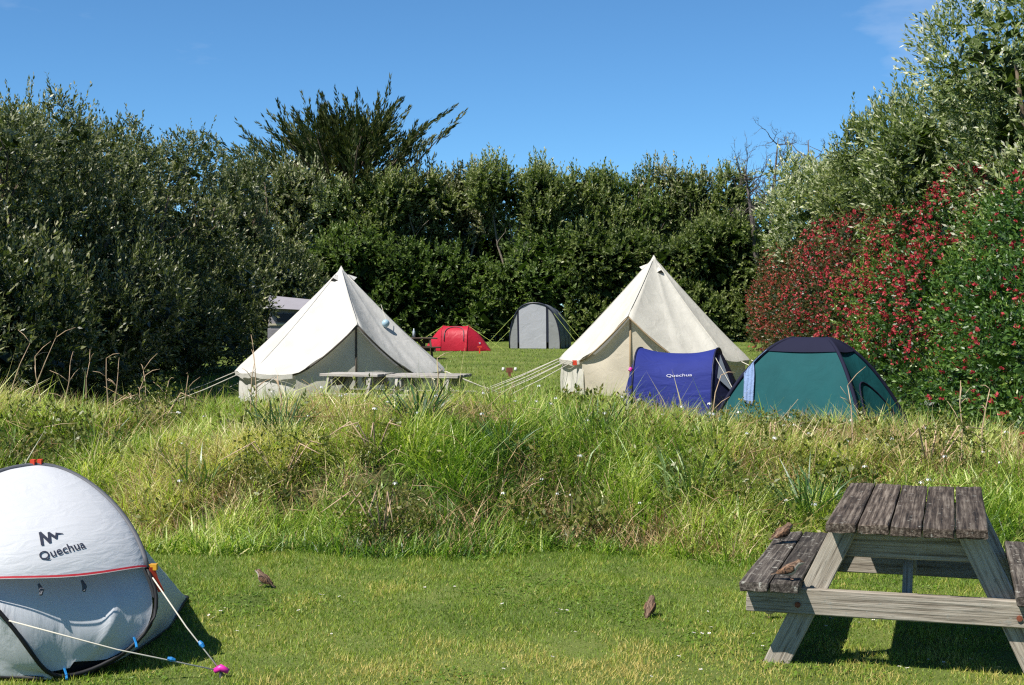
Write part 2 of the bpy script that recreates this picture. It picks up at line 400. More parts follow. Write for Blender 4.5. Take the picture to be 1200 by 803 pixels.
def ground_mat(name, cols, s1, s2, bump=0.5):
    cols = [(p, alb(c)) for p, c in cols]
    m, nt, n, l, b = new_mat(name)
    tcn = n.new('ShaderNodeTexCoord')
    a = n.new('ShaderNodeTexNoise'); a.inputs['Scale'].default_value = s1; a.inputs['Detail'].default_value = 8; a.inputs['Roughness'].default_value = 0.6
    c = n.new('ShaderNodeTexNoise'); c.inputs['Scale'].default_value = s2; c.inputs['Detail'].default_value = 6; c.inputs['Roughness'].default_value = 0.7
    l.new(tcn.outputs['Object'], a.inputs['Vector']); l.new(tcn.outputs['Object'], c.inputs['Vector'])
    mt = n.new('ShaderNodeMath'); mt.operation = 'MULTIPLY_ADD'; mt.inputs[1].default_value = 0.5
    h = n.new('ShaderNodeMath'); h.operation = 'MULTIPLY'; h.inputs[1].default_value = 0.5
    l.new(c.outputs['Fac'], h.inputs[0]); l.new(a.outputs['Fac'], mt.inputs[0]); l.new(h.outputs[0], mt.inputs[2])
    r = ramp(n, cols); l.new(mt.outputs[0], r.inputs['Fac']); l.new(r.outputs['Color'], b.inputs['Base Color'])
    b.inputs['Roughness'].default_value = 0.9; b.inputs['Specular IOR Level'].default_value = 0.1
    bu = n.new('ShaderNodeBump'); bu.inputs['Strength'].default_value = bump; bu.inputs['Distance'].default_value = 0.04
    l.new(c.outputs['Fac'], bu.inputs['Height']); l.new(bu.outputs['Normal'], b.inputs['Normal'])
    return m
M['ground'] = ground_mat('turf', [(0.34, (0.055, 0.085, 0.02)), (0.46, (0.115, 0.155, 0.035)), (0.56, (0.18, 0.215, 0.055)), (0.68, (0.27, 0.26, 0.10))], 0.55, 70)
M['soil'] = ground_mat('bank_soil', [(0.35, (0.03, 0.035, 0.012)), (0.5, (0.07, 0.08, 0.025)), (0.65, (0.15, 0.13, 0.06))], 1.2, 18)

# ------------------------------------------------------------------ terrain
def gz(x, y):
    return 0.34 * smooth01((np.asarray(y, float) - 30) / 40.0)

def gzf(x, y): return float(gz(x, y))

xs = np.unique(np.concatenate([np.linspace(-1500, -60, 10), np.linspace(-60, 60, 61), np.linspace(60, 1500, 10)]))
ys = np.unique(np.concatenate([np.linspace(-300, 0, 8), np.linspace(0, 90, 91), np.linspace(90, 2500, 14)]))
X, Y = np.meshgrid(xs, ys)
Z = gz(X, Y)
V = np.stack([X.ravel(), Y.ravel(), Z.ravel()], 1)
nx, ny = len(xs), len(ys)
I = np.arange((nx) * (ny)).reshape(ny, nx)
Q = np.stack([I[:-1, :-1], I[:-1, 1:], I[1:, 1:], I[1:, :-1]], -1).reshape(-1, 4)
ground = obj('ground', npmesh('ground', V, np.arange(len(Q)) * 4, np.full(len(Q), 4), Q.ravel(), M['ground'], smooth=True))
tag(ground, kind='structure')

# grassy bank across the field
def bank_foot(x):
    x = np.asarray(x, float)
    return 9.75 - 0.16 * x + 0.20 * np.sin(x * 1.3 + 0.7) + 0.14 * np.sin(x * 3.1) + 0.06 * np.sin(x * 7.3)

def bank_h(x, y):
    x = np.asarray(x, float); y = np.asarray(y, float)
    t = y - bank_foot(x)
    top = 0.62 - 0.035 * np.clip(x, 0, 5) + 0.12 * np.exp(-((x + 1.2) / 1.3) ** 2) + 0.04 * np.sin(x * 0.9 + 1) + 0.035 * np.sin(x * 2.3 + y)
    up = smooth01(t / 1.9); dn = 1 - smooth01((t - 3.4) / 2.2)
    return top * up * dn + 0.02 * np.sin(x * 5 + y * 3) * up * dn - 0.04 * (1 - smooth01(t / 0.3)) - 0.04 * smooth01((t - 5.3) / 0.4)

bx = np.linspace(-16, 14, 151); bt = np.linspace(-0.15, 5.9, 50)
BX, BT = np.meshgrid(bx, bt); BY = bank_foot(BX) + BT
V = np.stack([BX.ravel(), BY.ravel(), bank_h(BX, BY).ravel()], 1)
I = np.arange(V.shape[0]).reshape(len(bt), len(bx))
Q = np.stack([I[:-1, :-1], I[:-1, 1:], I[1:, 1:], I[1:, :-1]], -1).reshape(-1, 4)
bank = obj('earth_bank', npmesh('earth_bank', V, np.arange(len(Q)) * 4, np.full(len(Q), 4), Q.ravel(), M['soil'], smooth=True))
tag(bank, kind='structure')

# ------------------------------------------------------------------ blades
def blade_mesh(name, P, az, lean, L, Wd, curl, rnd, mat, segs=2):
    """P base points; az lean azimuth; lean start tilt; curl extra tilt along the blade"""
    n = len(P)
    d = np.stack([np.cos(az), np.sin(az), np.zeros(n)], 1)
    side = np.stack([-np.sin(az), np.cos(az), np.zeros(n)], 1)
    rngl = np.random.default_rng(n + 5)
    ra = rngl.uniform(-1.2, 1.2, n)
    sw = side * np.cos(ra)[:, None] + d * np.sin(ra)[:, None]
    up = np.array([[0, 0, 1.0]])
    pts = [P]; cur = P
    for k in range(segs):
        a = lean + curl * (k + 0.5) / segs
        cur = cur + (d * np.sin(a)[:, None] + up * np.cos(a)[:, None]) * (L / segs)[:, None]
        pts.append(cur)
    vs = []
    for k in range(segs):
        w = Wd * (1.0 if k == 0 else 0.85 - 0.3 * (k - 1) / max(segs, 1))
        vs.append(pts[k] - sw * w[:, None] / 2); vs.append(pts[k] + sw * w[:, None] / 2)
    vs.append(pts[segs])
    m = 2 * segs + 1
    V = np.stack(vs, 1).reshape(-1, 3)
    base = (np.arange(n) * m)[:, None]
    loc = []; tot = []
    for k in range(segs - 1):
        loc += [2 * k, 2 * k + 1, 2 * k + 3, 2 * k + 2]; tot.append(4)
    loc += [2 * segs - 2, 2 * segs - 1, 2 * segs]; tot.append(3)
    loops = (base + np.array(loc)[None, :]).ravel()
    totals = np.tile(np.array(tot), n)
    starts = np.concatenate([[0], np.cumsum(totals)[:-1]])
    return npmesh(name, V, starts, totals, loops, mat, np.repeat(np.clip(rnd, 0, 1), m))

def in_view(x, y, pad=0.8):
    return np.abs(x) < y * 0.372 + pad

rng = np.random.default_rng(11)
# mown lawn in front
n = 330000
y = rng.uniform(5.3, 10.6, n); x = rng.uniform(-4.9, 4.9, n)
wear = lump(np.stack([x, y], 1), 91, 5.5) + 0.6 * lump(np.stack([x, y], 1), 92, 15.0)
k = in_view(x, y, 0.7) & (y < bank_foot(x) + 0.35) & (rng.random(n) > smooth01((wear - 0.8) / 0.5) * 0.35)
x, y = x[k], y[k]; n = len(x)
P = np.stack([x, y, np.zeros(n)], 1)
pt = lump(P[:, :2], 3, 2.1); pf = lump(P[:, :2], 4, 8.0)
near_bank = smooth01((y - bank_foot(x) + 0.9) / 1.0)
L = rng.uniform(0.012, 0.036, n) * (1 + 0.45 * pf) + 0.03 * near_bank * rng.random(n)
tone = 0.45 + 0.16 * pt + 0.18 * pf + 0.10 * lump(P[:, :2], 14, 19.0) + rng.normal(0, 0.20, n) - 0.08 * near_bank
yel = np.maximum(smooth01((lump(P[:, :2], 8, 1.1) + 0.1) / 0.9) * smooth01((7.8 - y) / 1.6), 0.8 * np.exp(-(((x + 0.75) / .9) ** 2 + ((y - 6.5) / .35) ** 2)))
tone = tone + 0.42 * yel + np.where(rng.random(n) < 0.07, 0.45, 0)
lawn = obj('lawn_grass', blade_mesh('lawn_grass', P, rng.uniform(0, 6.28, n), rng.uniform(0.1, 0.9, n), np.abs(L), rng.uniform(0.003, 0.006, n), rng.uniform(0, 0.6, n), tone, M['lawn'], 1))
tag(lawn, 'short mown green grass in front of the bank', 'grass', kind='stuff')

# clover and plantain leaves among the lawn
n = 20000
y = rng.uniform(5.3, 9.8, n); x = rng.uniform(-4.5, 4.5, n)
k = in_view(x, y, 0.5) & (y < bank_foot(x)) & (lump(np.stack([x, y], 1), 21, 2.6) > 0.35)
x, y = x[k], y[k]; n = len(x)
P = np.stack([x, y, rng.uniform(0.004, 0.016, n)], 1)
clover = obj('lawn_clover', blade_mesh('lawn_clover', P, rng.uniform(0, 6.28, n), rng.uniform(0.9, 1.5, n), rng.uniform(0.014, 0.034, n), rng.uniform(0.010, 0.02, n), rng.uniform(0, .3, n), rng.uniform(0.0, 0.42, n), M['lawn'], 2))
tag(clover, 'low clover leaves spread through the mown lawn', 'clover', kind='stuff')

# far field turf
n = 90000
y = 14.5 + (rng.random(n) ** 1.3) * 54; x = rng.uniform(-1, 1, n) * (y * 0.372)
k = (np.abs(x) < 12)
x, y = x[k], y[k]; n = len(x)
P = np.stack([x, y, gz(x, y)], 1)
L = rng.uniform(0.04, 0.09, n)
tone = 0.42 + 0.14 * lump(P[:, :2], 31, 0.7) + rng.normal(0, 0.15, n)
far_t = obj('field_grass', blade_mesh('field_grass', P, rng.uniform(0, 6.28, n), rng.uniform(0.1, 0.9, n), L, rng.uniform(0.012, 0.03, n), rng.uniform(0, .6, n), tone, M['lawn'], 1))
tag(far_t, 'short grass of the camping field beyond the bank', 'grass', kind='stuff')

# long grass on the bank
def bank_points(n, t0=0.0, t1=5.2):
    x = rng.uniform(-6.6, 6.9, n); t = rng.uniform(t0, t1, n)
    y = bank_foot(x) + t
    k = in_view(x, y, 0.9)
    x, y, t = x[k], y[k], t[k]
    return np.stack([x, y, np.maximum(bank_h(x, y), 0) - 0.01], 1), t

P, t = bank_points(290000, -0.12, 4.1)
n = len(P)
c1 = lump(P[:, :2], 41, 1.5); c2 = lump(P[:, :2], 42, 4.5); c3 = lump(P[:, :2], 43, 1.3)
c4 = lump(P[:, :2], 44, 9.0)
keep = rng.random(n) < np.clip(0.60 + 0.40 * c2 + 0.25 * c4, 0.12, 1)
P, t, c1, c2, c3 = P[keep], t[keep], c1[keep], c2[keep], c3[keep]; n = len(P)
c4 = c4[keep]
L = (0.15 + 0.20 * rng.random(n)) * (1 + 0.38 * c2 + 0.22 * c4) * (0.55 + 0.45 * smooth01(t / 0.6)) * (1 + 0.18 * c1)
L = np.maximum(L, 0.06)
L = np.where(rng.random(n) < 0.06, L * 1.5, L)
clump_az = 2.4 * c1 + 3.1 * c2 + rng.normal(0, 0.9, n) - 1.57
az = np.where(rng.random(n) < 0.55, clump_az, rng.uniform(0, 6.28, n))
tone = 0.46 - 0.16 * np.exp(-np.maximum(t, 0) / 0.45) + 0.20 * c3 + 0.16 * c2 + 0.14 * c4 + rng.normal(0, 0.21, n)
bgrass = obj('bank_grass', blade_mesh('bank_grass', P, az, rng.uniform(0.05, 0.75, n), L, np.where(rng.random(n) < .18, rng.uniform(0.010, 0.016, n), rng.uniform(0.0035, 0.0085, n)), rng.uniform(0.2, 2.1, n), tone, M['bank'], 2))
tag(bgrass, 'long unmown green grass covering the bank', 'grass', kind='stuff')

# straw and dead stems through it
P, t = bank_points(120000, 0.0, 4.4)
n = len(P)
c1 = lump(P[:, :2], 51, 1.2); c2 = lump(P[:, :2], 52, 3.3)
hot = np.zeros(n)
for hx, ht, hr in ((3.9 / 1.5, 2.0, .75), (-1.5, 1.7, .45), (-.5, 2.3, .4), (-3.9, 2.2, .6), (-2.6, 1.0, .4), (1.2, .25, .55), (2.0, 1.3, .4), (3.4, 1.9, .6)):
    hot = np.maximum(hot, np.exp(-(((P[:, 0] - hx) / (hr * 1.5)) ** 2 + ((t - ht) / hr) ** 2)))
keep = rng.random(n) < np.clip(0.05 + 0.75 * hot + 0.32 * c1 + 0.40 * c2 + 0.25 * (t < 0.3) + 0.12 * (t > 1.5), 0.03, 1)
P, t = P[keep], t[keep]; n = len(P)
L = rng.uniform(0.16, 0.44, n) * (0.6 + 0.4 * smooth01(t / 0.5))
straw = obj('dry_grass', blade_mesh('dry_grass', P, rng.uniform(0, 6.28, n), rng.uniform(0.15, 1.25, n), L, rng.uniform(0.003, 0.0085, n), rng.uniform(0.1, 1.0, n), rng.uniform(0, 1, n), M['straw'], 2))
tag(straw, 'straw coloured dead grass tangled through the bank', 'grass', kind='stuff')

# ------------------------------------------------------------------ foliage builders
def leaf_arrays(B, D, S, L, Wd):
    """diamond leaves: base, side, tip, side"""
    mid = B + D * (L * 0.45)[:, None]
    V = np.stack([B, mid + S * (Wd / 2)[:, None], B + D * L[:, None], mid - S * (Wd / 2)[:, None]], 1)
    return V.reshape(-1, 3)

def leaf_mesh(name, V, rnd, mat):
    nf = len(V) // 4
    return npmesh(name, V, np.arange(nf) * 4, np.full(nf, 4), np.arange(nf * 4), mat, np.repeat(np.clip(rnd, 0, 1), 4))

def sample_surface(rng, blobs, n, shell=0.13, back_keep=1.0, rough=0.12, seed=0, zmin=0.05):
    """points (and outward normals) on a union of ellipsoids; blobs rows cx cy cz rx ry rz"""
    Bb = np.asarray(blobs, float)
    wgt = Bb[:, 3] * Bb[:, 5] + Bb[:, 4] * Bb[:, 5]; wgt = wgt / wgt.sum()
    out_p = []; out_n = []; got = 0
    for _ in range(12):
        m = int(n * 2.2)
        i = rng.choice(len(Bb), m, p=wgt)
        d = rand_dirs(rng, m)
        f = 1 - np.abs(rng.normal(0, shell, m))
        p = Bb[i, :3] + d * Bb[i, 3:] * f[:, None]
        ou = norm(d / Bb[i, 3:])
        p = p + ou * (lump(p, seed + 77, 2.6) * rough)[:, None]
        inside = np.zeros(m, bool)
        for j in range(len(Bb)):
            q = ((p - Bb[j, :3]) / Bb[j, 3:]); inside |= (np.sum(q * q, 1) < 0.62) & (i != j)
        ok = ~inside & (p[:, 2] > zmin)
        if back_keep < 1.0:
            away = norm(p * np.array([1, 1, 0]))
            ok &= (np.sum(away * ou, 1) < 0.35) | (rng.random(m) < back_keep)
        out_p.append(p[ok]); out_n.append(ou[ok]); got += ok.sum()
        if got >= n: break
    return np.concatenate(out_p)[:n], np.concatenate(out_n)[:n]

def sprig_leaves(rng, p, ou, k, S, leaf, wid, up=0.45, jitter=0.35, tone=0.42, tip=0.28, spread=0.85, tvar=0.13, seed=0):
    n = len(p)
    a = norm(ou * (1 - up) + np.array([[0, 0, 1.0]]) * up + rng.normal(0, jitter, (n, 3)))
    s = S * rng.uniform(0.6, 1.35, n)
    u, v = perp_pair(a)
    T = (np.arange(k)[None, :] + rng.random((n, k))) / k
    ang = np.arange(k)[None, :] * 2.4 + rng.uniform(0, 6.28, (n, 1)) + rng.normal(0, 0.3, (n, k))
    base = p[:, None, :] + a[:, None, :] * (s[:, None] * T)[..., None]
    ca, sa = np.cos(ang)[..., None], np.sin(ang)[..., None]
    rad = u[:, None, :] * ca + v[:, None, :] * sa
    tan = -u[:, None, :] * sa + v[:, None, :] * ca
    w1 = spread * (1 - 0.55 * T)[..., None]
    D = norm(a[:, None, :] * (0.55 + 0.5 * T)[..., None] + rad * w1 + rng.normal(0, 0.22, (n, k, 3)))
    Sd = norm(np.cross(D, np.cross(tan, D)) + rng.normal(0, 0.25, (n, k, 3)))
    L = leaf * rng.uniform(0.65, 1.3, (n, k)); Wd = L * wid * rng.uniform(0.8, 1.2, (n, k))
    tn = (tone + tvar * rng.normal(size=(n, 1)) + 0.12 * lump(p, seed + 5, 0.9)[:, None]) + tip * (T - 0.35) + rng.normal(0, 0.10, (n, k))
    return leaf_arrays(base.reshape(-1, 3), D.reshape(-1, 3), Sd.reshape(-1, 3), L.ravel(), Wd.ravel()), tn.ravel()

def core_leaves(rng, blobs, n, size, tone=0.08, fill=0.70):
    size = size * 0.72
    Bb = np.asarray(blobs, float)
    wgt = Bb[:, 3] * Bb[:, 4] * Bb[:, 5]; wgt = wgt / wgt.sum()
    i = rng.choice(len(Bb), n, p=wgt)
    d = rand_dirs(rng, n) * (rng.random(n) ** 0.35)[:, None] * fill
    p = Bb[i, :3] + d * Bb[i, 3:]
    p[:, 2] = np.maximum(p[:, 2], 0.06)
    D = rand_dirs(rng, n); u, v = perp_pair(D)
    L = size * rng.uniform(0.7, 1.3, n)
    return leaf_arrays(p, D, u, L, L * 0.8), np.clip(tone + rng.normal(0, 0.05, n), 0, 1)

def limb_pts(rng, p0, p1, n=5, wob=0.12):
    p0, p1 = Vector(p0), Vector(p1)
    L = (p1 - p0).length; out = []
    for i in range(n + 1):
        t = i / n
        q = p0.lerp(p1, t)
        if 0 < i < n: q += Vector(rng.normal(0, wob * L / n, 3).tolist())
        out.append(q)
    return out

def add_crown(root, rng, blobs, mat, sprigs, k, S, leaf, wid=0.42, core=3000, core_size=0.3, shoots=0, shoot_len=0.7, back_keep=0.25,
              up=0.45, tone=0.42, tip=0.28, rough=0.14, shell=0.13, seed=0, name='crown', loc=(0, 0, 0), spread=0.85, jitter=0.35):
    sprigs = int(sprigs * 0.60); shoots = int(shoots * 0.75); leaf *= 1.17; S *= 1.10
    p, ou = sample_surface(rng, blobs, sprigs, shell, back_keep, rough, seed)
    Vs, Ts = [], []
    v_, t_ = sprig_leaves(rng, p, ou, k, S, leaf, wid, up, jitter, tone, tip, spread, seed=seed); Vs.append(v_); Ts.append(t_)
    if shoots:
        top = ou[:, 2] > 0.25
        if top.sum() > 5:
            idx = rng.choice(np.where(top)[0], shoots)
            # shoots gather in bunches so the outline breaks up
            b = lump(p[idx], seed + 9, 2.2)
            idx = idx[rng.random(len(idx)) < np.clip(0.35 + 0.8 * b, 0.05, 1)]
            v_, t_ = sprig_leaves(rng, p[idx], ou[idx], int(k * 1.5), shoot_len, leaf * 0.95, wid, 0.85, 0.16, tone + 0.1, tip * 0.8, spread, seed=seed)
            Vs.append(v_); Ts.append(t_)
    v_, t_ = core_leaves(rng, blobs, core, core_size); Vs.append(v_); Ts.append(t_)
    V = np.concatenate(Vs) - np.array(loc)[None, :]
    return obj(name, leaf_mesh(name, V, np.concatenate(Ts), mat), root)

def box_blobs(rng, c, half, r, n):
    """lumpy box of foliage: blobs whose centres fill the box c +/- half"""
    out = []
    for i in range(n):
        u = rng.uniform(-1, 1, 3)
        f = rng.uniform(0.85, 1.2)
        out.append([c[0] + u[0] * max(half[0] - r, 0), c[1] + u[1] * max(half[1] - r, 0), c[2] + u[2] * max(half[2] - r, 0), r * f, r * f, r * f * rng.uniform(0.85, 1.15)])
    return out

def ell_blobs(rng, c, rad, n, r):
    out = [[c[0], c[1], c[2], rad[0] * .72, rad[1] * .72, rad[2] * .78]]
    for d in rand_dirs(rng, n):
        f = rng.uniform(0.75, 1.25)
        out.append([c[0] + d[0] * rad[0] * .62, c[1] + d[1] * rad[1] * .62, c[2] + d[2] * rad[2] * .68, r * f, r * f, r * f * rng.uniform(.8, 1.1)])
    return out

def stems(root, rng, base, tops, r0, mat, name='stem'):
    for tp in tops:
        mb = MB()
        b = (rng.normal(0, 0.12), rng.normal(0, 0.12), -0.05)
        pts = limb_pts(rng, b, (tp[0] - base[0], tp[1] - base[1], tp[2] - base[2]), 6, 0.22)
        rr = [r0 * (1 - 0.82 * i / 6) for i in range(7)]
        mb.tube(pts, rr, 6)
        for q in range(3):
            i = int(rng.integers(2, 6)); o = pts[i]
            e = o + Vector((rng.normal(0, .6), rng.normal(0, .6), rng.uniform(.4, 1.1)))
            mb.tube(limb_pts(rng, o, e, 3, 0.2), [rr[i] * .6, rr[i] * .45, rr[i] * .3, 0.01], 5)
        mb.build(name, mat, root, True)

def shrub(name, label, cat, group, base, blobs, mat, rngseed, tops, r0, bark, **kw):
    rg = np.random.default_rng(rngseed)
    root = empty(name, base); tag(root, label, cat, group)
    stems(root, rg, base, tops, r0, bark)
    add_crown(root, rg, blobs, mat, loc=base, seed=rngseed, **kw)
    return root

def at(px, py, d):
    """point at depth d seen at photo pixel px,py"""
    a = R_(1.236)
    return Vector(((px - 600) / FPX * d, d, CAMZ + (366 - py) / FPX * d))

# broad-leaved weeds through the bank grass
P, t = bank_points(16000, 0.0, 3.6)
cw = lump(P[:, :2], 61, 1.9) + 0.5 * lump(P[:, :2], 62, 6.0)
P = P[rng.random(len(P)) < np.clip((cw - 0.40) * 0.9, 0.005, 0.7)]
P[:, 2] += rng.uniform(0.04, 0.24, len(P))
v_, t_ = sprig_leaves(rng, P, np.tile(np.array([[0, -0.35, 0.9]]), (len(P), 1)), 7, 0.14, 0.048, 0.55, 0.3, 0.6, 0.42, 0.3, 1.1, seed=63)
wd_ = obj('bank_weeds', leaf_mesh('bank_weeds', v_, t_, M['bramble']))
tag(wd_, 'olive broad-leaved weeds growing through the bank grass', 'weeds', kind='stuff')

# ---- tall hedge along the western edge: seven shrub trees, the shaded side towards the field
LEFT = [  # x, y, height, radius, label
    (-8.4, 15.6, 3.8, 2.3, 'tall grey-green evergreen shrub, nearest in the shaded hedge beside the field'),
    (-9.0, 20.2, 4.6, 2.4, 'tall grey-green evergreen shrub at the edge of the photo with loose leafy top'),
    (-9.1, 24.6, 5.3, 2.3, 'tallest pale-tipped evergreen shrub of the shaded hedge, with ragged top'),
    (-9.0, 29.0, 5.75, 2.3, 'tall evergreen shrub in the shaded hedge, behind the dry stalks'),
    (-9.1, 33.6, 6.1, 2.3, 'tall evergreen shrub in the shaded hedge, just before the cream bell tent'),
    (-8.95, 38.6, 6.5, 2.4, 'tall evergreen shrub in the shaded hedge, beside the grey camper'),
    (-9.5, 50.5, 7.6, 2.6, 'evergreen shrub at the far end of the shaded hedge, behind the grey camper'),
]
for i, (x, y, H, Rr, lab) in enumerate(LEFT):
    rg = np.random.default_rng(100 + i)
    bl = box_blobs(rg, (x + .15, y, H * 0.27), (Rr * 0.95, Rr * 1.15, H * 0.30), 1.05, 20)
    bl += box_blobs(rg, (x - .45, y, H * 0.55), (Rr * 0.72, Rr * 1.15, H * 0.25), 1.0, 16)
    for q in range(16):
        bl.append([x - 1.0 + rg.uniform(-1.0, 1.0) * Rr * .5, y + rg.uniform(-1, 1) * Rr, H * rg.uniform(.70, .90), rg.uniform(.4, .8), rg.uniform(.4, .8), rg.uniform(.5, .95)])
    tops = [(x + rg.uniform(-1.0, 1.0), y + rg.uniform(-1.5, 1.5), H * rg.uniform(.65, .85)) for _ in range(4)]
    sc = 1.0 + 0.0 * y
    shrub('evergreen_shrub', lab, 'shrub', 'shrubs of the tall shaded hedge', (x, y, 0), bl, M['hedge_grey'], 100 + i, tops, 0.11, M['bark'],
          sprigs=5200, k=13, S=0.30, leaf=(.072, .088, .078, .092, .080, .09, .1)[i], wid=(.36, .44, .40, .34, .46, .4, .4)[i], core=2600, core_size=0.42, shoots=560, shoot_len=0.75, back_keep=0.15, up=0.55, tone=(.27, .24, .29, .25, .28, .27, .32)[i], tip=0.55)

# ---- clipped hedge at the back of the field, two lengths with a dark gap
def back_hedge(name, lab, x0, x1, y, H, seed, mat, sprigs):
    rg = np.random.default_rng(seed); bl = []
    x = x0
    while x < x1:
        g = gzf(x, y)
        Hh = H * (1 + .16 * math.sin(x * 1.1 + seed) * math.sin(x * .37 + 1) + rg.normal(0, .06))
        for zz in (0.22, 0.5, 0.78):
            r = rg.uniform(.85, 1.35)
            bl.append([x + rg.normal(0, .25), y + rg.normal(0, .45), g + Hh * zz + rg.normal(0, .12), r, r * 1.1, Hh * 0.24])
        x += 1.0
    base = ((x0 + x1) / 2, y, gzf(0, y))
    tops = [(rg.uniform(x0 + .5, x1 - .5), y + .3, H * .7) for _ in range(7)]
    root = empty(name, base); tag(root, lab, 'hedge', 'hedges at the back of the field')
    for tp in tops:
        b0 = (tp[0] - base[0] + rg.normal(0, .2), tp[1] - base[1], -0.05)
        MB().tube(limb_pts(rg, b0, (tp[0] - base[0], tp[1] - base[1], tp[2]), 4, .15), [.09, .08, .07, .05, .03], 5).build('stem', M['bark'], root, True)
    add_crown(root, rg, bl, mat, sprigs, 12, 0.36, 0.135, 0.5, core=5200, core_size=0.95, shoots=420, shoot_len=0.6, back_keep=0.08, up=0.35, tone=0.40, tip=0.42, rough=.36, shell=.22, loc=base, seed=seed)
back_hedge('clipped_hedge', 'dense dark green hedge behind the red tent and the grey tent', -14.5, 3.4, 66.5, 4.4, 201, M['hedge_dark'], 9500)
back_hedge('clipped_hedge', 'dense dark green hedge behind the ivory bell tent', 4.0, 12.6, 66.0, 4.9, 202, M['hedge_mid'], 5600)

# ---- multi-stemmed trees above the back hedge
BACK = [ # px centre, top py, half width px, base py of crown, depth, material, label
    (312, 200, 48, 300, 60, 'hedge_grey', 'grey-green tree closing the gap between the shaded hedge and the cypress'),
    (374, 212, 38, 290, 68.5, 'silver', 'pale-leaved small tree lit in front of the dark cypress'),
    (436, 214, 30, 300, 68, 'hedge_mid', 'slim leafy tree just beside the cypress, above the back hedge'),
    (484, 204, 46, 296, 69, 'hedge_mid', 'multi-stemmed tree above the red tent'),
    (538, 207, 38, 290, 70, 'hedge_grey', 'narrow grey-green tree between the red tent and the grey tent'),
    (608, 196, 54, 286, 68, 'hedge_mid', 'broad tree with bright leaves directly above the grey tent'),
    (676, 200, 52, 284, 69, 'hedge_mid', 'bushy tree with forked bare stems beside the broad tree above the grey tent'),
    (735, 208, 42, 292, 70, 'hedge_dark', 'darker slim tree above the left slope of the ivory bell tent'),
    (788, 200, 42, 292, 70, 'hedge_grey', 'feathery tree with thin bare stems behind the ivory bell tent peak'),
    (840, 206, 40, 300, 69, 'hedge_mid', 'thin-stemmed tree between the ivory bell tent and the dead tree'),
]
for i, (px, pt_, hw, pb, d, mt, lab) in enumerate(BACK):
    rg = np.random.default_rng(300 + i)
    T = at(px, pt_, d); Bm = at(px, pb, d); g = gzf(T.x, d)
    rx = hw / FPX * d * 1.12
    zc = (T.z + Bm.z) / 2; rz = (T.z - Bm.z) / 2
    bl = []
    for q in range(26):   # narrow upright clumps of different heights, not one ball
        xx = T.x + rg.uniform(-1, 1) * rx * .88; hz = rg.uniform(.25, .62) * rz; top_ = T.z - rg.random() ** 1.6 * rz * 1.25 - .1
        r_ = rg.uniform(.28, .62)
        bl.append([xx, d + rg.uniform(-.9, .6), max(top_ - hz, Bm.z + hz * .4), r_, r_, hz])
    tops = [(T.x + rg.uniform(-.8, .8) * rx, d + rg.uniform(-.6, .6), zc + rg.uniform(-.2, .6) * rz) for _ in range(5)]
    shrub('field_edge_tree', lab, 'tree', 'trees above the back hedge', (T.x, d, g), bl, M[mt], 300 + i, tops, 0.12, M['bark_pale'],
          sprigs=int(1500 * hw / 40), k=13, S=0.45, leaf=0.14, wid=0.42, core=900, core_size=0.55, shoots=420, shoot_len=0.95, back_keep=0.2, up=0.6, tone=0.45, tip=0.6, rough=.22)
# dark wood mass further back closing the view between the stems
rg = np.random.default_rng(350)
bl = []
for q in range(60):
    x_ = -15 + q * 0.5
    bl.append([x_, 76 + rg.normal(0, .8), rg.uniform(3.8, 5.4), 1.5, 1.3, rg.uniform(2.4, 3.3)])
root = empty('thicket', (0, 76, 0.34)); tag(root, 'dark continuous thicket seen between the tree stems behind the back hedge', 'thicket', kind='stuff')
add_crown(root, rg, bl, M['hedge_dark'], 4200, 11, 0.5, 0.2, 0.5, core=6500, core_size=1.25, shoots=0, back_keep=0.1, tone=0.3, tip=0.3, loc=(0, 76, 0.34), seed=350)

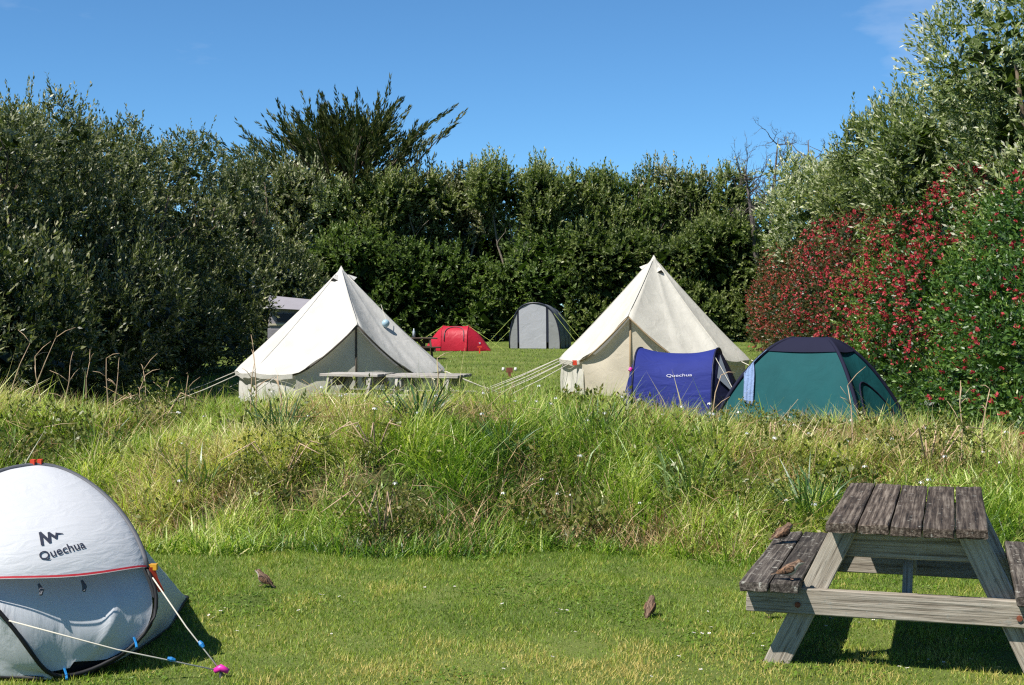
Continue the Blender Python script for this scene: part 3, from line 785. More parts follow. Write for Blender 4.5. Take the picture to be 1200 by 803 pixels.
# ---- Monterey cypress
def cypress(px, top, d, label, seed, hw, zlow, name='cypress_tree', nl=64, per=4, m=46):
    rg = np.random.default_rng(seed)
    T = at(px, top, d); base = (T.x, d, gzf(T.x, d)); H = T.z - base[2]
    root = empty(name, base); tag(root, label, 'tree')
    MB().tube([(0, 0, -.1), (0.1, 0, H * .3), (-.1, .1, H * .6), (0, 0, H * .9)], [.42, .32, .2, .04], 8).build('trunk', M['bark'], root, True)
    lm = MB(); Vs = []; Ts = []
    for i in range(nl):
        t = (i + rg.random()) / nl
        z0 = zlow + (H * .78 - zlow) * t
        a = rg.uniform(0, 6.28)
        env = 1.0 if t < .35 else 1.0 - 0.80 * (t - .35) / .65
        reach = hw * env * rg.uniform(.5, 1.05)
        el = rg.uniform(.15, .55) + .80 * t
        end = Vector((math.cos(a) * reach, math.sin(a) * reach, min(z0 + reach * el * .8 + .3, H * rg.uniform(.93, 1.0))))
        p0 = Vector((0, 0, z0)); md = p0.lerp(end, .5) - Vector((0, 0, .12 * reach))
        pts = [p0, p0.lerp(md, .5), md, md.lerp(end, .5), end]
        lm.tube(pts, [.10, .085, .065, .045, .02], 4)
        for q in range(per):
            u = 1.0 if q == 0 else rg.uniform(.35, .95)
            j = min(int(u * 4), 3); f = u * 4 - j
            b0 = pts[j].lerp(pts[j + 1], f)
            dr = (pts[j + 1] - pts[j]).normalized() * .8 + Vector((rg.normal(0, .38), rg.normal(0, .38), rg.uniform(-.22, .22) + .45 * t))
            dr.normalize(); ln = rg.uniform(1.2, 2.4) * (1.1 if q == 0 else .85) * min(1, hw / 3.5)
            s_ = rg.random(m)
            dv = np.array(tuple(dr)); droop = np.array([0, 0, -.10])
            P_ = np.array(tuple(b0)) + dv * (s_ * ln)[:, None] + droop * (s_ ** 2)[:, None]
            wv = .26 * (1 - s_) ** .9 + .015
            P_ = P_ + rg.normal(0, 1, (m, 3)) * (wv * .55)[:, None] * np.array([1, 1, .55])
            D = norm(dv + rg.normal(0, .2, (m, 3))); su, sv = perp_pair(D); an = rg.uniform(0, 6.28, m)[:, None]
            L = rg.uniform(.22, .48, m) * (1.1 - .35 * s_)
            Vs.append(leaf_arrays(P_, D, su * np.cos(an) + sv * np.sin(an), L, L * .20))
            Ts.append(np.clip(.30 + .10 * rg.normal() + .28 * s_ + rg.normal(0, .12, m), 0, 1))
    lm.build('limbs', M['bark'], root, True)
    cb = [[T.x, d, base[2] + H * .48, hw * .42, hw * .4, H * .24]]
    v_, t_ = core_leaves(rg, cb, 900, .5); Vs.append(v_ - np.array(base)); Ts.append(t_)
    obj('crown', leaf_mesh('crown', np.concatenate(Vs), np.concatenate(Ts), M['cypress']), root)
cypress(408, 128, 71, 'large dark cypress with spiky upswept branches behind the hedge', 401, 5.5, 5.4, nl=96, per=6, m=60)
cypress(2, 116, 36, 'dark pine top showing above the hedge at the photo edge', 402, 1.3, 3.8, 'pine_tree', 26, 3, 30)

# ---- dead trees against the sky
def dead_tree(px, top, d, label, seed, lean, z0):
    rg = np.random.default_rng(seed)
    T = at(px, top, d); base = (T.x - lean, d, gzf(0, d)); H = T.z - base[2]
    root = empty('dead_tree', base); tag(root, label, 'tree', 'bare dead trees on the skyline')
    tr = MB(); tr.tube([(0, 0, -.1), (lean * .2, 0, H * .4), (lean * .55, .1, H * .7), (lean, 0, H)], [.22, .16, .10, .02], 6)
    tr.build('trunk', M['deadwood'], root, True)
    br = MB()
    def grow(p, dr, L, r, lev):
        pts = [p]; q = p.copy(); dd = dr.copy()
        for s in range(4):
            dd = (dd + Vector(rg.normal(0, .22, 3).tolist()) + Vector((0, 0, .05))).normalized()
            q = q + dd * L / 4; pts.append(q.copy())
        br.tube(pts, [r, r * .85, r * .68, r * .5, r * .3], 3)
        if lev < 4:
            for c in range(rg.integers(3, 5)):
                i = int(rg.integers(1, 5))
                nd = (dd + Vector(rg.normal(0, .75, 3).tolist())).normalized()
                grow(pts[i], nd, L * rg.uniform(.45, .7), r * .55, lev + 1)
    for i in range(13):
        t = rg.uniform(.62, .97)
        p = Vector((lean * t * t, 0, H * t)); a = rg.uniform(0, 6.28)
        grow(p, Vector((math.cos(a) * 1.0, math.sin(a) * .4, rg.uniform(-.05, .55))).normalized(), rg.uniform(.7, 1.4), .036, 1)
    br.build('branches', M['deadwood'], root, True)['kind'] = 'stuff'
dead_tree(911, 163, 66, 'bare dead tree with one tall forked stem on the skyline', 501, 0.5, 7)
dead_tree(946, 165, 64, 'bare dead tree with a twiggy top beside the tall forked one', 502, -0.3, 7)
dead_tree(872, 196, 65, 'low spread of bare dead branches above the pale shrubs', 503, -0.8, 7)

# ---- eastern side: pale and green trees behind the flowering hedge
RIGHT = [ # x, y, H, R, mat, label, leaf, sprigs
    (12.3, 56, 7.9, 2.7, 'silver', 'pale silvery shrub below the dead trees', 0.13, 2400),
    (10.7, 47, 7.0, 2.3, 'silver', 'whitish flowering shrub between the dead trees and the red flowers', 0.12, 2600),
    (10.4, 38.0, 6.1, 2.2, 'hedge_mid', 'rounded green tree on the slope of the skyline above the red flowers', 0.10, 3000),
    (9.2, 31.0, 6.4, 2.1, 'hedge_mid', 'yellow-green leafy tree above the thickest red flowers', 0.09, 3600),
    (8.6, 25.6, 6.7, 2.1, 'silver', 'tall pale-tipped tree with whitish upright shoots on the skyline', 0.085, 4700),
    (7.9, 20.8, 6.9, 2.0, 'silver', 'tallest grey-green tree cut off by the corner of the photo', 0.075, 5600),
]
for i, (x, y, H, Rr, mt, lab, lf, sp) in enumerate(RIGHT):
    rg = np.random.default_rng(600 + i)
    bl = ell_blobs(rg, (x, y, H * .58), (Rr, Rr * 1.15, H * .43), 16, Rr * .42)
    for q in range(12):
        bl.append([x + rg.uniform(-1, 1) * Rr * .75, y + rg.uniform(-1, 1) * Rr * .8, H * rg.uniform(.68, .92), .45, .45, .55])
    for b_ in bl:   # lower boughs stand back behind the flowering hedge
        if b_[2] < 4.2: b_[0] += 1.5 * min(1.0, (4.2 - b_[2]) / 1.6)
    tops = [(x + rg.uniform(-.9, .9), y + rg.uniform(-1, 1), H * rg.uniform(.6, .85)) for _ in range(4)]
    shrub('field_edge_tree', lab, 'tree', 'trees behind the flowering hedge', (x, y, gzf(x, y)), bl, M[mt], 600 + i, tops, 0.12, M['bark'],
          sprigs=sp, k=14, S=0.36, leaf=lf, wid=0.36, core=1700, core_size=0.38, shoots=300, shoot_len=0.65, back_keep=0.2, up=0.5, tone=0.36 + .03 * (i % 3), tip=0.75)

# ---- flowering hedge
def face_x(y):
    return float(np.interp(y, [10, 12, 20, 30, 55], [4.35, 4.62, 5.95, 7.2, 9.2]))
FLOW = [ # y0, y1, H, leaf mat, flower mat, label, leaf size, sprigs, flowers, flower zmin
    (42, 55, 3.75, 'bronze', 'rust_flower', 'rust-red flowering bush at the far end of the hedge', 0.085, 3400, 2300, 0.4),
    (30, 42, 4.05, 'bronze', 'red_flower', 'bush thick with rose-red flowers above the ivory bell tent', 0.075, 4200, 3000, 0.6),
    (21, 30, 3.8, 'glossy', 'red_flower', 'glossy green bush with red flowers along its top, behind the teal tent', 0.06, 5600, 4000, 1.2),
    (15.2, 21, 3.35, 'glossy', 'red_flower', 'dark glossy bush with few red flowers, right beside the teal tent', 0.05, 6800, 420, 0.8),
    (11.2, 15.2, 2.75, 'glossy', 'red_flower', 'nearest glossy bush with crimson sprays cut off by the photo edge', 0.045, 6000, 850, 0.5),
]
for i, (y0, y1, H, lm_, fm, lab, lf, sp, fl, fz) in enumerate(FLOW):
    rg = np.random.default_rng(700 + i); bl = []
    y = y0 + .4
    while y < y1:
        fx = face_x(y)
        for zz in (0.2, 0.5, 0.78):
            r = rg.uniform(.75, 1.0) * (0.8 + 0.25 * H / 4)
            bl.append([fx + r * (1.0 + .55 * (zz > .7)) + rg.normal(0, .12), y + rg.normal(0, .2), gzf(0, y) + H * zz + rg.normal(0, .08), r, r, H * .235])
        bl.append([fx + 2.0, y, H * .55, 1.0, 1.0, H * .42])
        y += 0.85
    ym = (y0 + y1) / 2; base = (face_x(ym) + 1.0, ym, gzf(0, ym))
    root = empty('flowering_bush', base); tag(root, lab, 'bush', 'bushes of the flowering hedge')
    tops = [(face_x(q) + 1.1, q, H * .7) for q in np.linspace(y0 + .6, y1 - .6, 5)]
    for tp in tops:
        b0 = (tp[0] - base[0] + rg.normal(0, .15), tp[1] - base[1], -.05)
        MB().tube(limb_pts(rg, b0, (tp[0] - base[0], tp[1] - base[1], tp[2]), 4, .15), [.06, .055, .045, .03, .02], 5).build('stem', M['bark'], root, True)
    add_crown(root, rg, bl, M[lm_], sp, 12, 0.22 + 0.02 * lf / .05, lf, 0.52, core=2600, core_size=0.34, shoots=260, shoot_len=0.38, back_keep=0.12, up=0.35, tone=0.40, tip=0.45, loc=base, seed=700 + i)
    # flower clusters on the sunny face
    p, ou = sample_surface(rg, bl, fl * 4, 0.03, 0.0, 0.14, 700 + i)
    p = p + ou * 0.10
    dens = 0.34 + 0.28 * lump(p, 720 + i, 1.4) + 0.40 * lump(p, 740 + i, 5.0) + 0.75 * (p[:, 2] - fz) / H
    if i == 3: dens = dens - 0.15 * (p[:, 2] > 2.6)
    ok = (p[:, 2] > fz * .7) & (rg.random(len(p)) < np.clip(dens, 0.02, 1))
    p, ou = p[ok][:fl], ou[ok][:fl]
    v_, t_ = sprig_leaves(rg, p, ou, 6, 0.02 + .30 * lf, 0.018 + 0.46 * lf, 0.85, 0.3, 0.4, 0.5, 0.2, 1.3, seed=7)
    fo = obj('flower_clusters', leaf_mesh('flower_clusters', v_ - np.array(base), t_, M[fm]), root); fo['kind'] = 'stuff'

# ================================================================== OBJECTS
def text_arrays(txt, size, bold=0.0):
    """outline of a word as flat triangles centred on 0,0"""
    cu = bpy.data.curves.new('word', 'FONT'); cu.body = txt; cu.size = size; cu.offset = bold
    cu.align_x = 'CENTER'; cu.align_y = 'CENTER'; cu.resolution_u = 3
    o = bpy.data.objects.new('word', cu); COL.objects.link(o)
    dg = bpy.context.evaluated_depsgraph_get()
    me = bpy.data.meshes.new_from_object(o.evaluated_get(dg))
    bm = bmesh.new(); bm.from_mesh(me); bmesh.ops.triangulate(bm, faces=bm.faces)
    bmesh.ops.subdivide_edges(bm, edges=[e for e in bm.edges if e.calc_length() > size * .25], cuts=2, use_grid_fill=False)
    bmesh.ops.triangulate(bm, faces=bm.faces)
    bm.verts.ensure_lookup_table(); bm.verts.index_update()
    V = [(v.co.x, v.co.y) for v in bm.verts]; F = [tuple(v.index for v in f.verts) for f in bm.faces]
    bm.free(); bpy.data.objects.remove(o); bpy.data.meshes.remove(me); bpy.data.curves.remove(cu)
    return V, F

_board_rng = random.Random(5)
def board_mesh(name, L, Wd, Th, mat, rag=0.0, cuts=(6, 2, 1)):
    """timber along local X, top face at z=Th/2; worn corners and slightly uneven edges"""
    bm = bmesh.new(); bmesh.ops.create_cube(bm, size=1)
    for v in bm.verts: v.co = Vector((v.co.x * L, v.co.y * Wd, v.co.z * Th))
    bmesh.ops.bevel(bm, geom=[e for e in bm.edges], offset=min(Th, Wd) * 0.11, segments=1, affect='EDGES')
    if rag:
        ex = [e for e in bm.edges if abs(e.verts[0].co.x - e.verts[1].co.x) > L * .5]
        bmesh.ops.subdivide_edges(bm, edges=ex, cuts=cuts[0], use_grid_fill=True)
        ey = [e for e in bm.edges if abs(e.verts[0].co.y - e.verts[1].co.y) > Wd * .4]
        bmesh.ops.subdivide_edges(bm, edges=ey, cuts=3, use_grid_fill=True)
        for v in bm.verts:
            endf = 1.0 if abs(v.co.x) > L * .47 else 0.0
            v.co.x += _board_rng.uniform(-1, 1) * rag * .8 * endf
            v.co.y += _board_rng.uniform(-1, 1) * rag * (0.35 if abs(v.co.y) > Wd * .4 else .1)
            v.co.z += _board_rng.uniform(-1, 1) * rag * (0.07 + 0.35 * endf)
    me = bpy.data.meshes.new(name); bm.to_mesh(me); bm.free()
    me.materials.append(mat)
    return me

def beam(name, p0, p1, Wd, Th, mat, parent, roll=0.0, rag=0.0):
    """board from p0 to p1 (local), Wd across, Th thick; roll about its axis"""
    p0, p1 = Vector(p0), Vector(p1); d = p1 - p0
    o = obj(name, board_mesh(name, d.length, Wd, Th, mat, rag), parent)
    q = d.to_track_quat('X', 'Z') @ Matrix.Rotation(roll, 3, 'X').to_quaternion()
    o.rotation_mode = 'QUATERNION'; o.rotation_quaternion = q; o.location = (p0 + p1) / 2
    return o

def picnic_table(loc, rz, L, label, top, seat, leg, rag=0.0, group='picnic tables', half_w=0.375, ax=0.5, bolts=True, ax_near=None):
    root = empty('picnic_table', loc, rz); tag(root, label, 'picnic table', group)
    nw = 5; w = 2 * half_w / nw
    for i in range(nw):
        yy = -half_w + w * (i + .5)
        e = _board_rng.uniform(-.012, .012)
        o = obj('tabletop_plank', board_mesh('tabletop_plank', L, w - .008, .045, top, rag), root, (e, yy, .6975 + _board_rng.uniform(-.003, .003)), (_board_rng.uniform(-.012, .012), 0, 0))
    for s in (-1, 1):
        for i in range(2):
            obj('seat_plank', board_mesh('seat_plank', L, .133, .045, seat, rag), root, (_board_rng.uniform(-.01, .01), s * (.548 + .142 * i), .402), (_board_rng.uniform(-.01, .01), 0, 0))
    for sx in (-1, 1):
        X = sx * ax if sx > 0 else -(ax_near or ax)
        for s in (-1, 1):
            beam('leg', (X, s * .62, -.03), (X, s * .285, .672), .118, .045, leg, root, math.pi / 2 if False else 0, rag * .5)
        beam('seat_bearer', (X + sx * .048, -.745, .316), (X + sx * .048, .745, .316), .124, .045, leg, root, math.pi / 2, rag * .5)
        beam('top_bearer', (X - sx * .048, -.34, .6), (X - sx * .048, .34, .6), .145, .045, leg, root, math.pi / 2, rag * .5)
        beam('brace', (X - sx * .02, 0, .30), (X * .30, 0, .655), .095, .045, leg, root, math.pi / 2, 0)
        if bolts:
            for s in (-1, 1):
                b = MB(); b.tube([(X + sx * .070, s * .50, .30), (X + sx * .080, s * .50, .30)], .014, 8); b.build('bolt', M['rust'], root)
    return root

# leg boards: keep the broad face towards the table ends
def fix_leg_rolls(root):
    for c in root.children:
        if c.name.split('.')[0] == 'leg':
            d = (c.rotation_quaternion @ Vector((1, 0, 0)))
            xw = Vector((1, 0, 0)); yv = d.cross(xw).normalized() * -1
            zv = d.cross(yv)
            m3 = Matrix((d, yv, zv)).transposed()
            c.rotation_quaternion = m3.to_quaternion()

TAX = Vector((.30, .954, 0)).normalized(); TLAT = Vector((TAX.y, -TAX.x, 0)); TNEAR = Vector((1.80, 6.40, 0)); TLEN = 1.62
tctr = TNEAR + TAX * TLEN / 2
near_table = picnic_table(tuple(tctr), math.atan2(TAX.y, TAX.x), TLEN, 'dark weathered wooden picnic table on the mown lawn in front of the bank', M['wood_top'], M['wood_seat'], M['wood_leg'], 0.006, ax_near=.59, half_w=.362)
fix_leg_rolls(near_table)
def on_table(s, lat, z): return TNEAR + TAX * s + TLAT * lat + Vector((0, 0, z))

p = at(419, 437, 22.6)
t_ = picnic_table((p.x, 22.6, 0), R_(-17), 1.0, 'pale wooden picnic table nearer the door of the cream bell tent', M['wood_pale'], M['wood_pale'], M['wood_pale'], 0, ax=.36, bolts=False); fix_leg_rolls(t_)
p = at(503, 436, 22.2)
t_ = picnic_table((p.x, 22.2, 0), R_(-15), 1.18, 'pale wooden picnic table standing end to end with it, nearer the field', M['wood_pale'], M['wood_pale'], M['wood_pale'], 0, ax=.42, bolts=False); fix_leg_rolls(t_)
p = at(484, 393, 47)
t_ = picnic_table((p.x, 47, gzf(0, 47)), R_(20), 1.5, 'dark picnic table half hidden behind the cream bell tent', M['wood_brown'], M['wood_brown'], M['wood_brown'], 0, bolts=False); fix_leg_rolls(t_)
# bottle on that far table
bt_ = MB()
prof = [(0, 0), (.045, .003), (.045, .2), (.02, .25), (.018, .3), (0, .302)]
V_ = []; F_ = []
for r, z in prof:
    for k in range(10): V_.append((r * math.cos(k * .6283), r * math.sin(k * .6283), z))
for j in range(len(prof) - 1):
    for k in range(10): F_.append((j * 10 + k, j * 10 + (k + 1) % 10, j * 10 + 10 + (k + 1) % 10, j * 10 + 10 + k))
bo = obj('bottle', pymesh('bottle', V_, F_, M['bottle'], True), None, (at(485, 393, 46.9).x, 46.9, gzf(0, 47) + .722))
tag(bo, 'pale blue plastic bottle standing on the far dark table', 'bottle')

# ------------------------------------------------------------------ bell tents
def bell_tent(cx, cy, Rr, H, eave, phi, door_h, canvas, doorm, tape, label, a0=R_(34), guys=(), vents=(), seed=1, rope=None):
    root = empty('bell_tent', (cx, cy, gzf(cx, cy))); tag(root, label, 'tent', 'canvas bell tents')
    rg = np.random.default_rng(seed)
    NP = 12
    def dirv(a): # a measured from the door direction, + towards the photo's right
        return Vector((math.sin(phi + a), -math.cos(phi + a), 0))
    def wrap(a): return (a + math.pi) % (2 * math.pi) - math.pi
    def e_of(a):
        t = max(0.0, 1 - abs(wrap(a)) / a0)
        sc = 0.035 * abs(math.sin(NP / 2 * a))
        return eave + (door_h - eave) * t ** 1.4 - (sc if t == 0 else 0)
    ph = rg.uniform(0, 6.28, 8)
    def roof(u, v):
        a = u * 2 * math.pi - math.pi
        e = e_of(a); vv = v ** 1.0
        r = 0.012 + (Rr - 0.012) * vv
        z = H + (e - H) * vv
        sag = math.sin(math.pi * vv)
        z -= 0.075 * sag * (0.7 + 0.3 * abs(math.sin(NP / 2 * a)))
        pan = abs(math.sin(NP / 2 * a))
        r -= 0.05 * pan * vv + 0.0
        z += 0.014 * math.sin(5 * a + ph[0] + 3 * vv) * sag + (0.010 * math.sin(17 * a + ph[1]) + 0.012 * math.sin(29 * a + ph[4]) * abs(math.sin(3 * a + ph[5]))) * vv * vv
        if vv > 0.97: z -= 0.02
        d = dirv(a)
        return (d.x * r, d.y * r, z)
    obj('roof', grid_mesh('roof', roof, 120, 20, canvas, closed_u=True), root)
    # valance hanging from the eave
    def val(u, v):
        a = a0 + u * (2 * math.pi - 2 * a0)
        d = dirv(a); e = e_of(a); pan = abs(math.sin(NP / 2 * a))
        r = Rr - 0.05 * pan - 0.012 * v
        return (d.x * r, d.y * r, e - .02 - v * (0.085 + .01 * math.sin(31 * a)))
    obj('valance', grid_mesh('valance', val, 110, 2, canvas), root)
    # low wall, set in from the eave
    def wall(u, v):
        a = a0 * .95 + u * (2 * math.pi - 1.9 * a0)
        d = dirv(a); e = e_of(a) + .02
        r = Rr * .935 + 0.05 * v * math.sin(23 * a + ph[2]) * .5 + .04 * math.sin(math.pi * v) * math.sin(9 * a + ph[3]) + .03 * v
        return (d.x * r, d.y * r, e * (1 - v) - .02 * v)
    obj('wall', grid_mesh('wall', wall, 140, 8, canvas), root)
    # two door flaps meeting at the zip
    rd = Rr * .94
    for s in (-1, 1):
        pe = dirv(s * a0) * rd; pc = dirv(0) * rd * .97
        def flap(u, v, s=s, pe=pe, pc=pc):
            q = pc.lerp(pe, u)
            top = e_of(s * a0 * u) - .05
            bl = .035 * math.sin(math.pi * u) * math.sin(math.pi * v) + .012 * math.sin(9 * u + 5 * v + s)
            q = q + dirv(0) * (bl + .05 * (1 - v) * u)
            return (q.x, q.y, -.02 + (top + .02) * (1 - v))
        obj('door_flap', grid_mesh('door_flap', flap, 16, 14, doorm), root)
    c = dirv(0) * (rd * .97 + .03); sd = dirv(math.pi / 2)
    MB().tube([c + Vector((0, 0, -.02)), c * .995 + Vector((0, 0, door_h - .07))], .022, 6).build('door_pole', tape, root, True)
    # tape along both door eaves
    for s in (-1, 1):
        pts = []
        for i in range(9):
            a = s * a0 * i / 8
            pts.append(dirv(a) * (Rr - .03 * (i / 8) - .03) + Vector((0, 0, e_of(a) - .045)))
        MB().tube(pts, .018, 5).build('door_tape', tape, root, True)
    MB().tube([(0, 0, 0), (0, 0, H - .01)], .025, 8).build('centre_pole', M['wood_leg'], root, True)
    pk = MB()
    V_ = [Vector((0, 0, H + .06))]; 
    for k in range(8): V_.append(Vector((.075 * math.cos(k * .785), .075 * math.sin(k * .785), H - .075)))
    obj('peak_cap', pymesh('peak_cap', V_, [(0, 1 + k, 1 + (k + 1) % 8) for k in range(8)], canvas, True), root)
    # seams: raised lines running from peak to eave
    for i in range(NP):
        a = 2 * math.pi * i / NP
        if abs(wrap(a)) < .01 or i % 2 == 0:
            pts = []
            for j in range(8):
                v = .06 + .94 * j / 7; q = Vector(roof((a + math.pi) / (2 * math.pi) % 1, v)); pts.append(q + Vector((0, 0, .004)))
            MB().tube(pts, .007, 4).build('roof_seam', canvas, root, True)
    for a, v in vents: # small hooded vents near the peak
        q = Vector(roof((a + math.pi) / (2 * math.pi) % 1, v)); d = dirv(a); t = dirv(a + math.pi / 2)
        up = (Vector((0, 0, H)) - q).normalized(); nn = t.cross(up).normalized()
        if nn.dot(d) < 0: nn = -nn
        A_, B_, C_ = q + up * .13 + nn * .015, q - t * .085 - up * .03 + nn * .012, q + t * .085 - up * .03 + nn * .012
        D_ = q - up * .035 + nn * .10
        ho = obj('vent_hood', pymesh('vent_hood', [A_, B_, C_, D_], [(0, 1, 3), (0, 3, 2)], canvas), root)
        obj('vent_mesh', pymesh('vent_mesh', [A_, B_ - up * .01, C_ - up * .01], [(0, 1, 2)], M['tape_dark']), ho)
    for a, ext, drop in guys:
        d = dirv(a); q0 = d * Rr + Vector((0, 0, e_of(a) - .02)); q1 = d * (Rr + ext) + Vector((0, 0, .03))
        mid = (q0 + q1) / 2 - Vector((0, 0, .02))
        MB().tube([q0, mid, q1], .009, 5).build('guy_rope', rope or M['rope'], root, True)
        MB().tube([q1 + Vector((0, 0, -.08)), q1 + d * .03 + Vector((0, 0, .07))], [.012, .016], 6).build('tent_peg', M['wood_leg'], root)
    return root

GUY = [(R_(a), 1.35, 0) for a in (40, 70, 100, 130, 160, 190, 220, 250, 285, 318)]
p = at(400, 315, 27.5)
bellL = bell_tent(p.x, 27.5, 2.06, p.z, .60, R_(15), 1.50, M['canvas_l'], M['canvas_door'], M['tape_dark'], 'cream canvas bell tent behind the pale picnic tables', guys=GUY, vents=[(R_(-42), .10), (R_(85), .10)], seed=3)
p = at(766, 302, 30)
bellR = bell_tent(p.x, 30, 2.06, p.z, .74, R_(-20), 1.66, M['canvas_r'], M['canvas_door_r'], M['tape_tan'], 'ivory canvas bell tent behind the blue tent, taller of the two', guys=[(R_(a), 1.6, 0) for a in (-38, -46, -54, -62, 45, 75, 105, 135, 165, 195, 225, 255, 280)], vents=[(R_(40), .13), (R_(-85), .10)], seed=4)
# orange toggle at the eave corner of the ivory tent
d_ = Vector((math.sin(R_(-58)), -math.cos(R_(-58)), 0)) * 2.05
MB().box((d_.x, d_.y, .66), (.09, .05, .10)).build('eave_toggle', M['orange_tag'], bellR)
# ball hung on the cream tent's slope
p = at(452, 379, 26.86)
uv = bmesh.new(); bmesh.ops.create_uvsphere(uv, u_segments=16, v_segments=10, radius=.075)
me = bpy.data.meshes.new('ball'); uv.to_mesh(me); uv.free(); me.materials.append(M['ball']); me.polygons.foreach_set('use_smooth', [True] * len(me.polygons))
ball = obj('hanging_ball', me, None, tuple(p)); tag(ball, 'small pale blue ball hanging against the slope of the cream bell tent', 'ball')
MB().tube([(0, 0, .08), (-.10, .10, .36)], .006, 4).build('string', M['rope'], ball)

# ------------------------------------------------------------------ near pop-up tent
def popup_near():
    B = Vector((-2.06, 6.45, 0.02)); T = Vector((-2.37, 6.98, .935))
    root = empty('pop_up_tent', (B.x, B.y, 0)); tag(root, 'white pop-up tent with red strap and dark lettering on the mown lawn', 'tent')
    O = Vector((B.x, B.y, 0))
    Cc = (B + T) / 2 - O; w = (T - B).normalized(); b = (T - B).length / 2
    u = Vector((.84, .54, 0)).normalized(); u = (u - w * u.dot(w)).normalized(); nn = u.cross(w).normalized()
    uh = Vector((.84, .54, 0)).normalized(); kh = Vector((-uh.y, uh.x, 0))
    a_ = .39
    def skew(sw): return .05 * math.sin(math.pi * min(1.0, -sw)) if sw < 0 else 0.0
    def fwd(sw): return kh * (-.24 * (1 - min(1.0, abs(sw)) ** 2))
    def Fw(sw, side):
        if side < 0: return float(np.interp(sw, [-1, -.8, -.6, -.3, -.1, .2, .45, .7, 1], [.26, .28, .31, .355, .40, .47, .54, .58, .60]))
        return float(np.interp(sw, [-1, -.8, -.4, 0, .5, 1], [.37, .40, .395, .39, .385, .38]))
    def ring(th):
        c, s = math.cos(th), math.sin(th)
        return Cc + u * (c * Fw(s, c) + skew(s)) + w * b * s + fwd(s)
    pts = [ring(2 * math.pi * i / 64) for i in range(65)]
    up_i = [p for i, p in enumerate(pts) if 0 <= i <= 32]; lo_i = pts[32:]
    MB().tube([p + nn * .005 for p in up_i], .014, 8).build('hoop_sleeve', M['grey_pipe'], root, True)
    MB().tube(lo_i, .010, 8).build('hoop_piping', M['black_pipe'], root, True)
    # bulging upper panel above the strap, door panel set back below it
    def disc(su, sw, bulge): return Cc + u * (a_ * su + skew(sw)) + w * b * sw + nn * bulge + fwd(sw)
    def rim(sw, side=1):
        return math.sqrt(max(0.0, 1 - min(1.0, sw * sw))) * Fw(sw, side) / a_
    S0 = 0.0
    def bulge_up(su, sw, hw):
        q = max(0, 1 - (su / max(hw, 1e-4)) ** 2)
        return .13 * q ** .8 * (max(0, 1 - sw) ** .55) * (0.62 + .38 * math.sin(min(1, (sw + .12) / .5) * math.pi / 2)) + .006
    def upper(uu, v):
        sw = -.10 * math.sin(math.pi * uu) * (1 - v) + v * .998
        hw = rim(sw, 2 * uu - 1) * .985; su = (2 * uu - 1) * hw
        return disc(su, sw, bulge_up(su, sw, hw))
    obj('front_panel', grid_mesh('front_panel', upper, 40, 30, M['white_nylon']), root)
    def lower(uu, v):
        sw = .03 - v * .93
        hw = rim(sw, 2 * uu - 1) * .97; su = (2 * uu - 1) * hw
        q = 1 - (2 * uu - 1) ** 2
        bg = -.03 + .035 * q * math.sin(math.pi * min(1, v * 1.1)) - .02 * q * (1 - v)
        bg += .012 * math.sin(7 * uu + 4 * v) * q + .02 * math.exp(-((uu - .78 + .1 * v) / .05) ** 2) * math.sin(math.pi * v)
        lift = .06 * max(0, v - .75) / .25
        return disc(su, sw + lift * (su > 0), bg)
    obj('door_panel', grid_mesh('door_panel', lower, 40, 26, M['white_nylon_low']), root)
    def black(uu, v):
        sw = -.45 - v * .53; hw = rim(sw, 2 * uu - 1) * .985
        return disc((2 * uu - 1) * hw, sw, -.085)
    obj('groundsheet', grid_mesh('groundsheet', black, 24, 8, M['black_mesh']), root)
    # back and side wings: loft from the hoop to the pegged footprint
    foot = [(-80, .10, .02), (-55, .42, .30), (-30, .78, .82), (-12, 1.02, 1.30), (0, 1.09, 1.42), (14, 1.08, 1.50), (35, .80, 1.66), (60, .45, 1.74), (90, 0, 1.78)]
    foot = foot + [(180 - t, -x_, k_) for t, x_, k_ in foot[-2::-1]]
    th_ = [f[0] for f in foot]
    def body(uu, v):
        th = -80 + uu * 340
        U = np.interp(th, th_, [f[1] for f in foot]); K = np.interp(th, th_, [f[2] for f in foot])
        r0 = ring(R_(th)) - nn * .012; f = uh * U + kh * K + Vector((0, 0, .012))
        q = r0.lerp(f, v)
        s = math.sin(R_(th)); arch = math.sin(math.pi * v)
        q = q + (Vector((0, 0, .10)) + kh * .05) * arch * max(0, s) ** .8 
        q = q + Vector((0, 0, .008)) * math.sin(8 * v + th * .1)
        return q
    obj('fly_sheet', grid_mesh('fly_sheet', body, 90, 16, M['white_nylon_low']), root)
    hem = [body(i / 90, 1.0) for i in range(91)]
    MB().tube(hem, .012, 5).build('hem', M['black_pipe'], root, True)
    # red strap across the panel
    st = []
    V_ = []; F_ = []
    for i in range(31):
        uu = i / 30; q = upper(uu, 0.0); q2 = upper(uu, .010)
        V_ += [q + nn * .012 - w * .002, q2 + nn * .012 + w * .002]
        if i: F_.append((2 * i - 2, 2 * i, 2 * i + 1, 2 * i - 1))
    obj('strap', pymesh('strap', V_, F_, M['red_strap'], True), root)
    # tags and clips
    e0 = ring(0)
    MB().box(tuple(e0 + u * .025 + Vector((0, 0, .005))), (.05, .03, .028)).build('clip', M['yellow_clip'], root)
    rb = [e0 + u * .02 + Vector((0, 0, -.005)), e0 + u * .035 + Vector((0, 0, -.06)), e0 + u * .065 + Vector((0, 0, -.125))]
    V_ = []
    for q in rb: V_ += [q - u * .014 + nn * .014, q + u * .014 + nn * .014, q + u * .014 + nn * .02, q - u * .014 + nn * .02]
    F_ = []
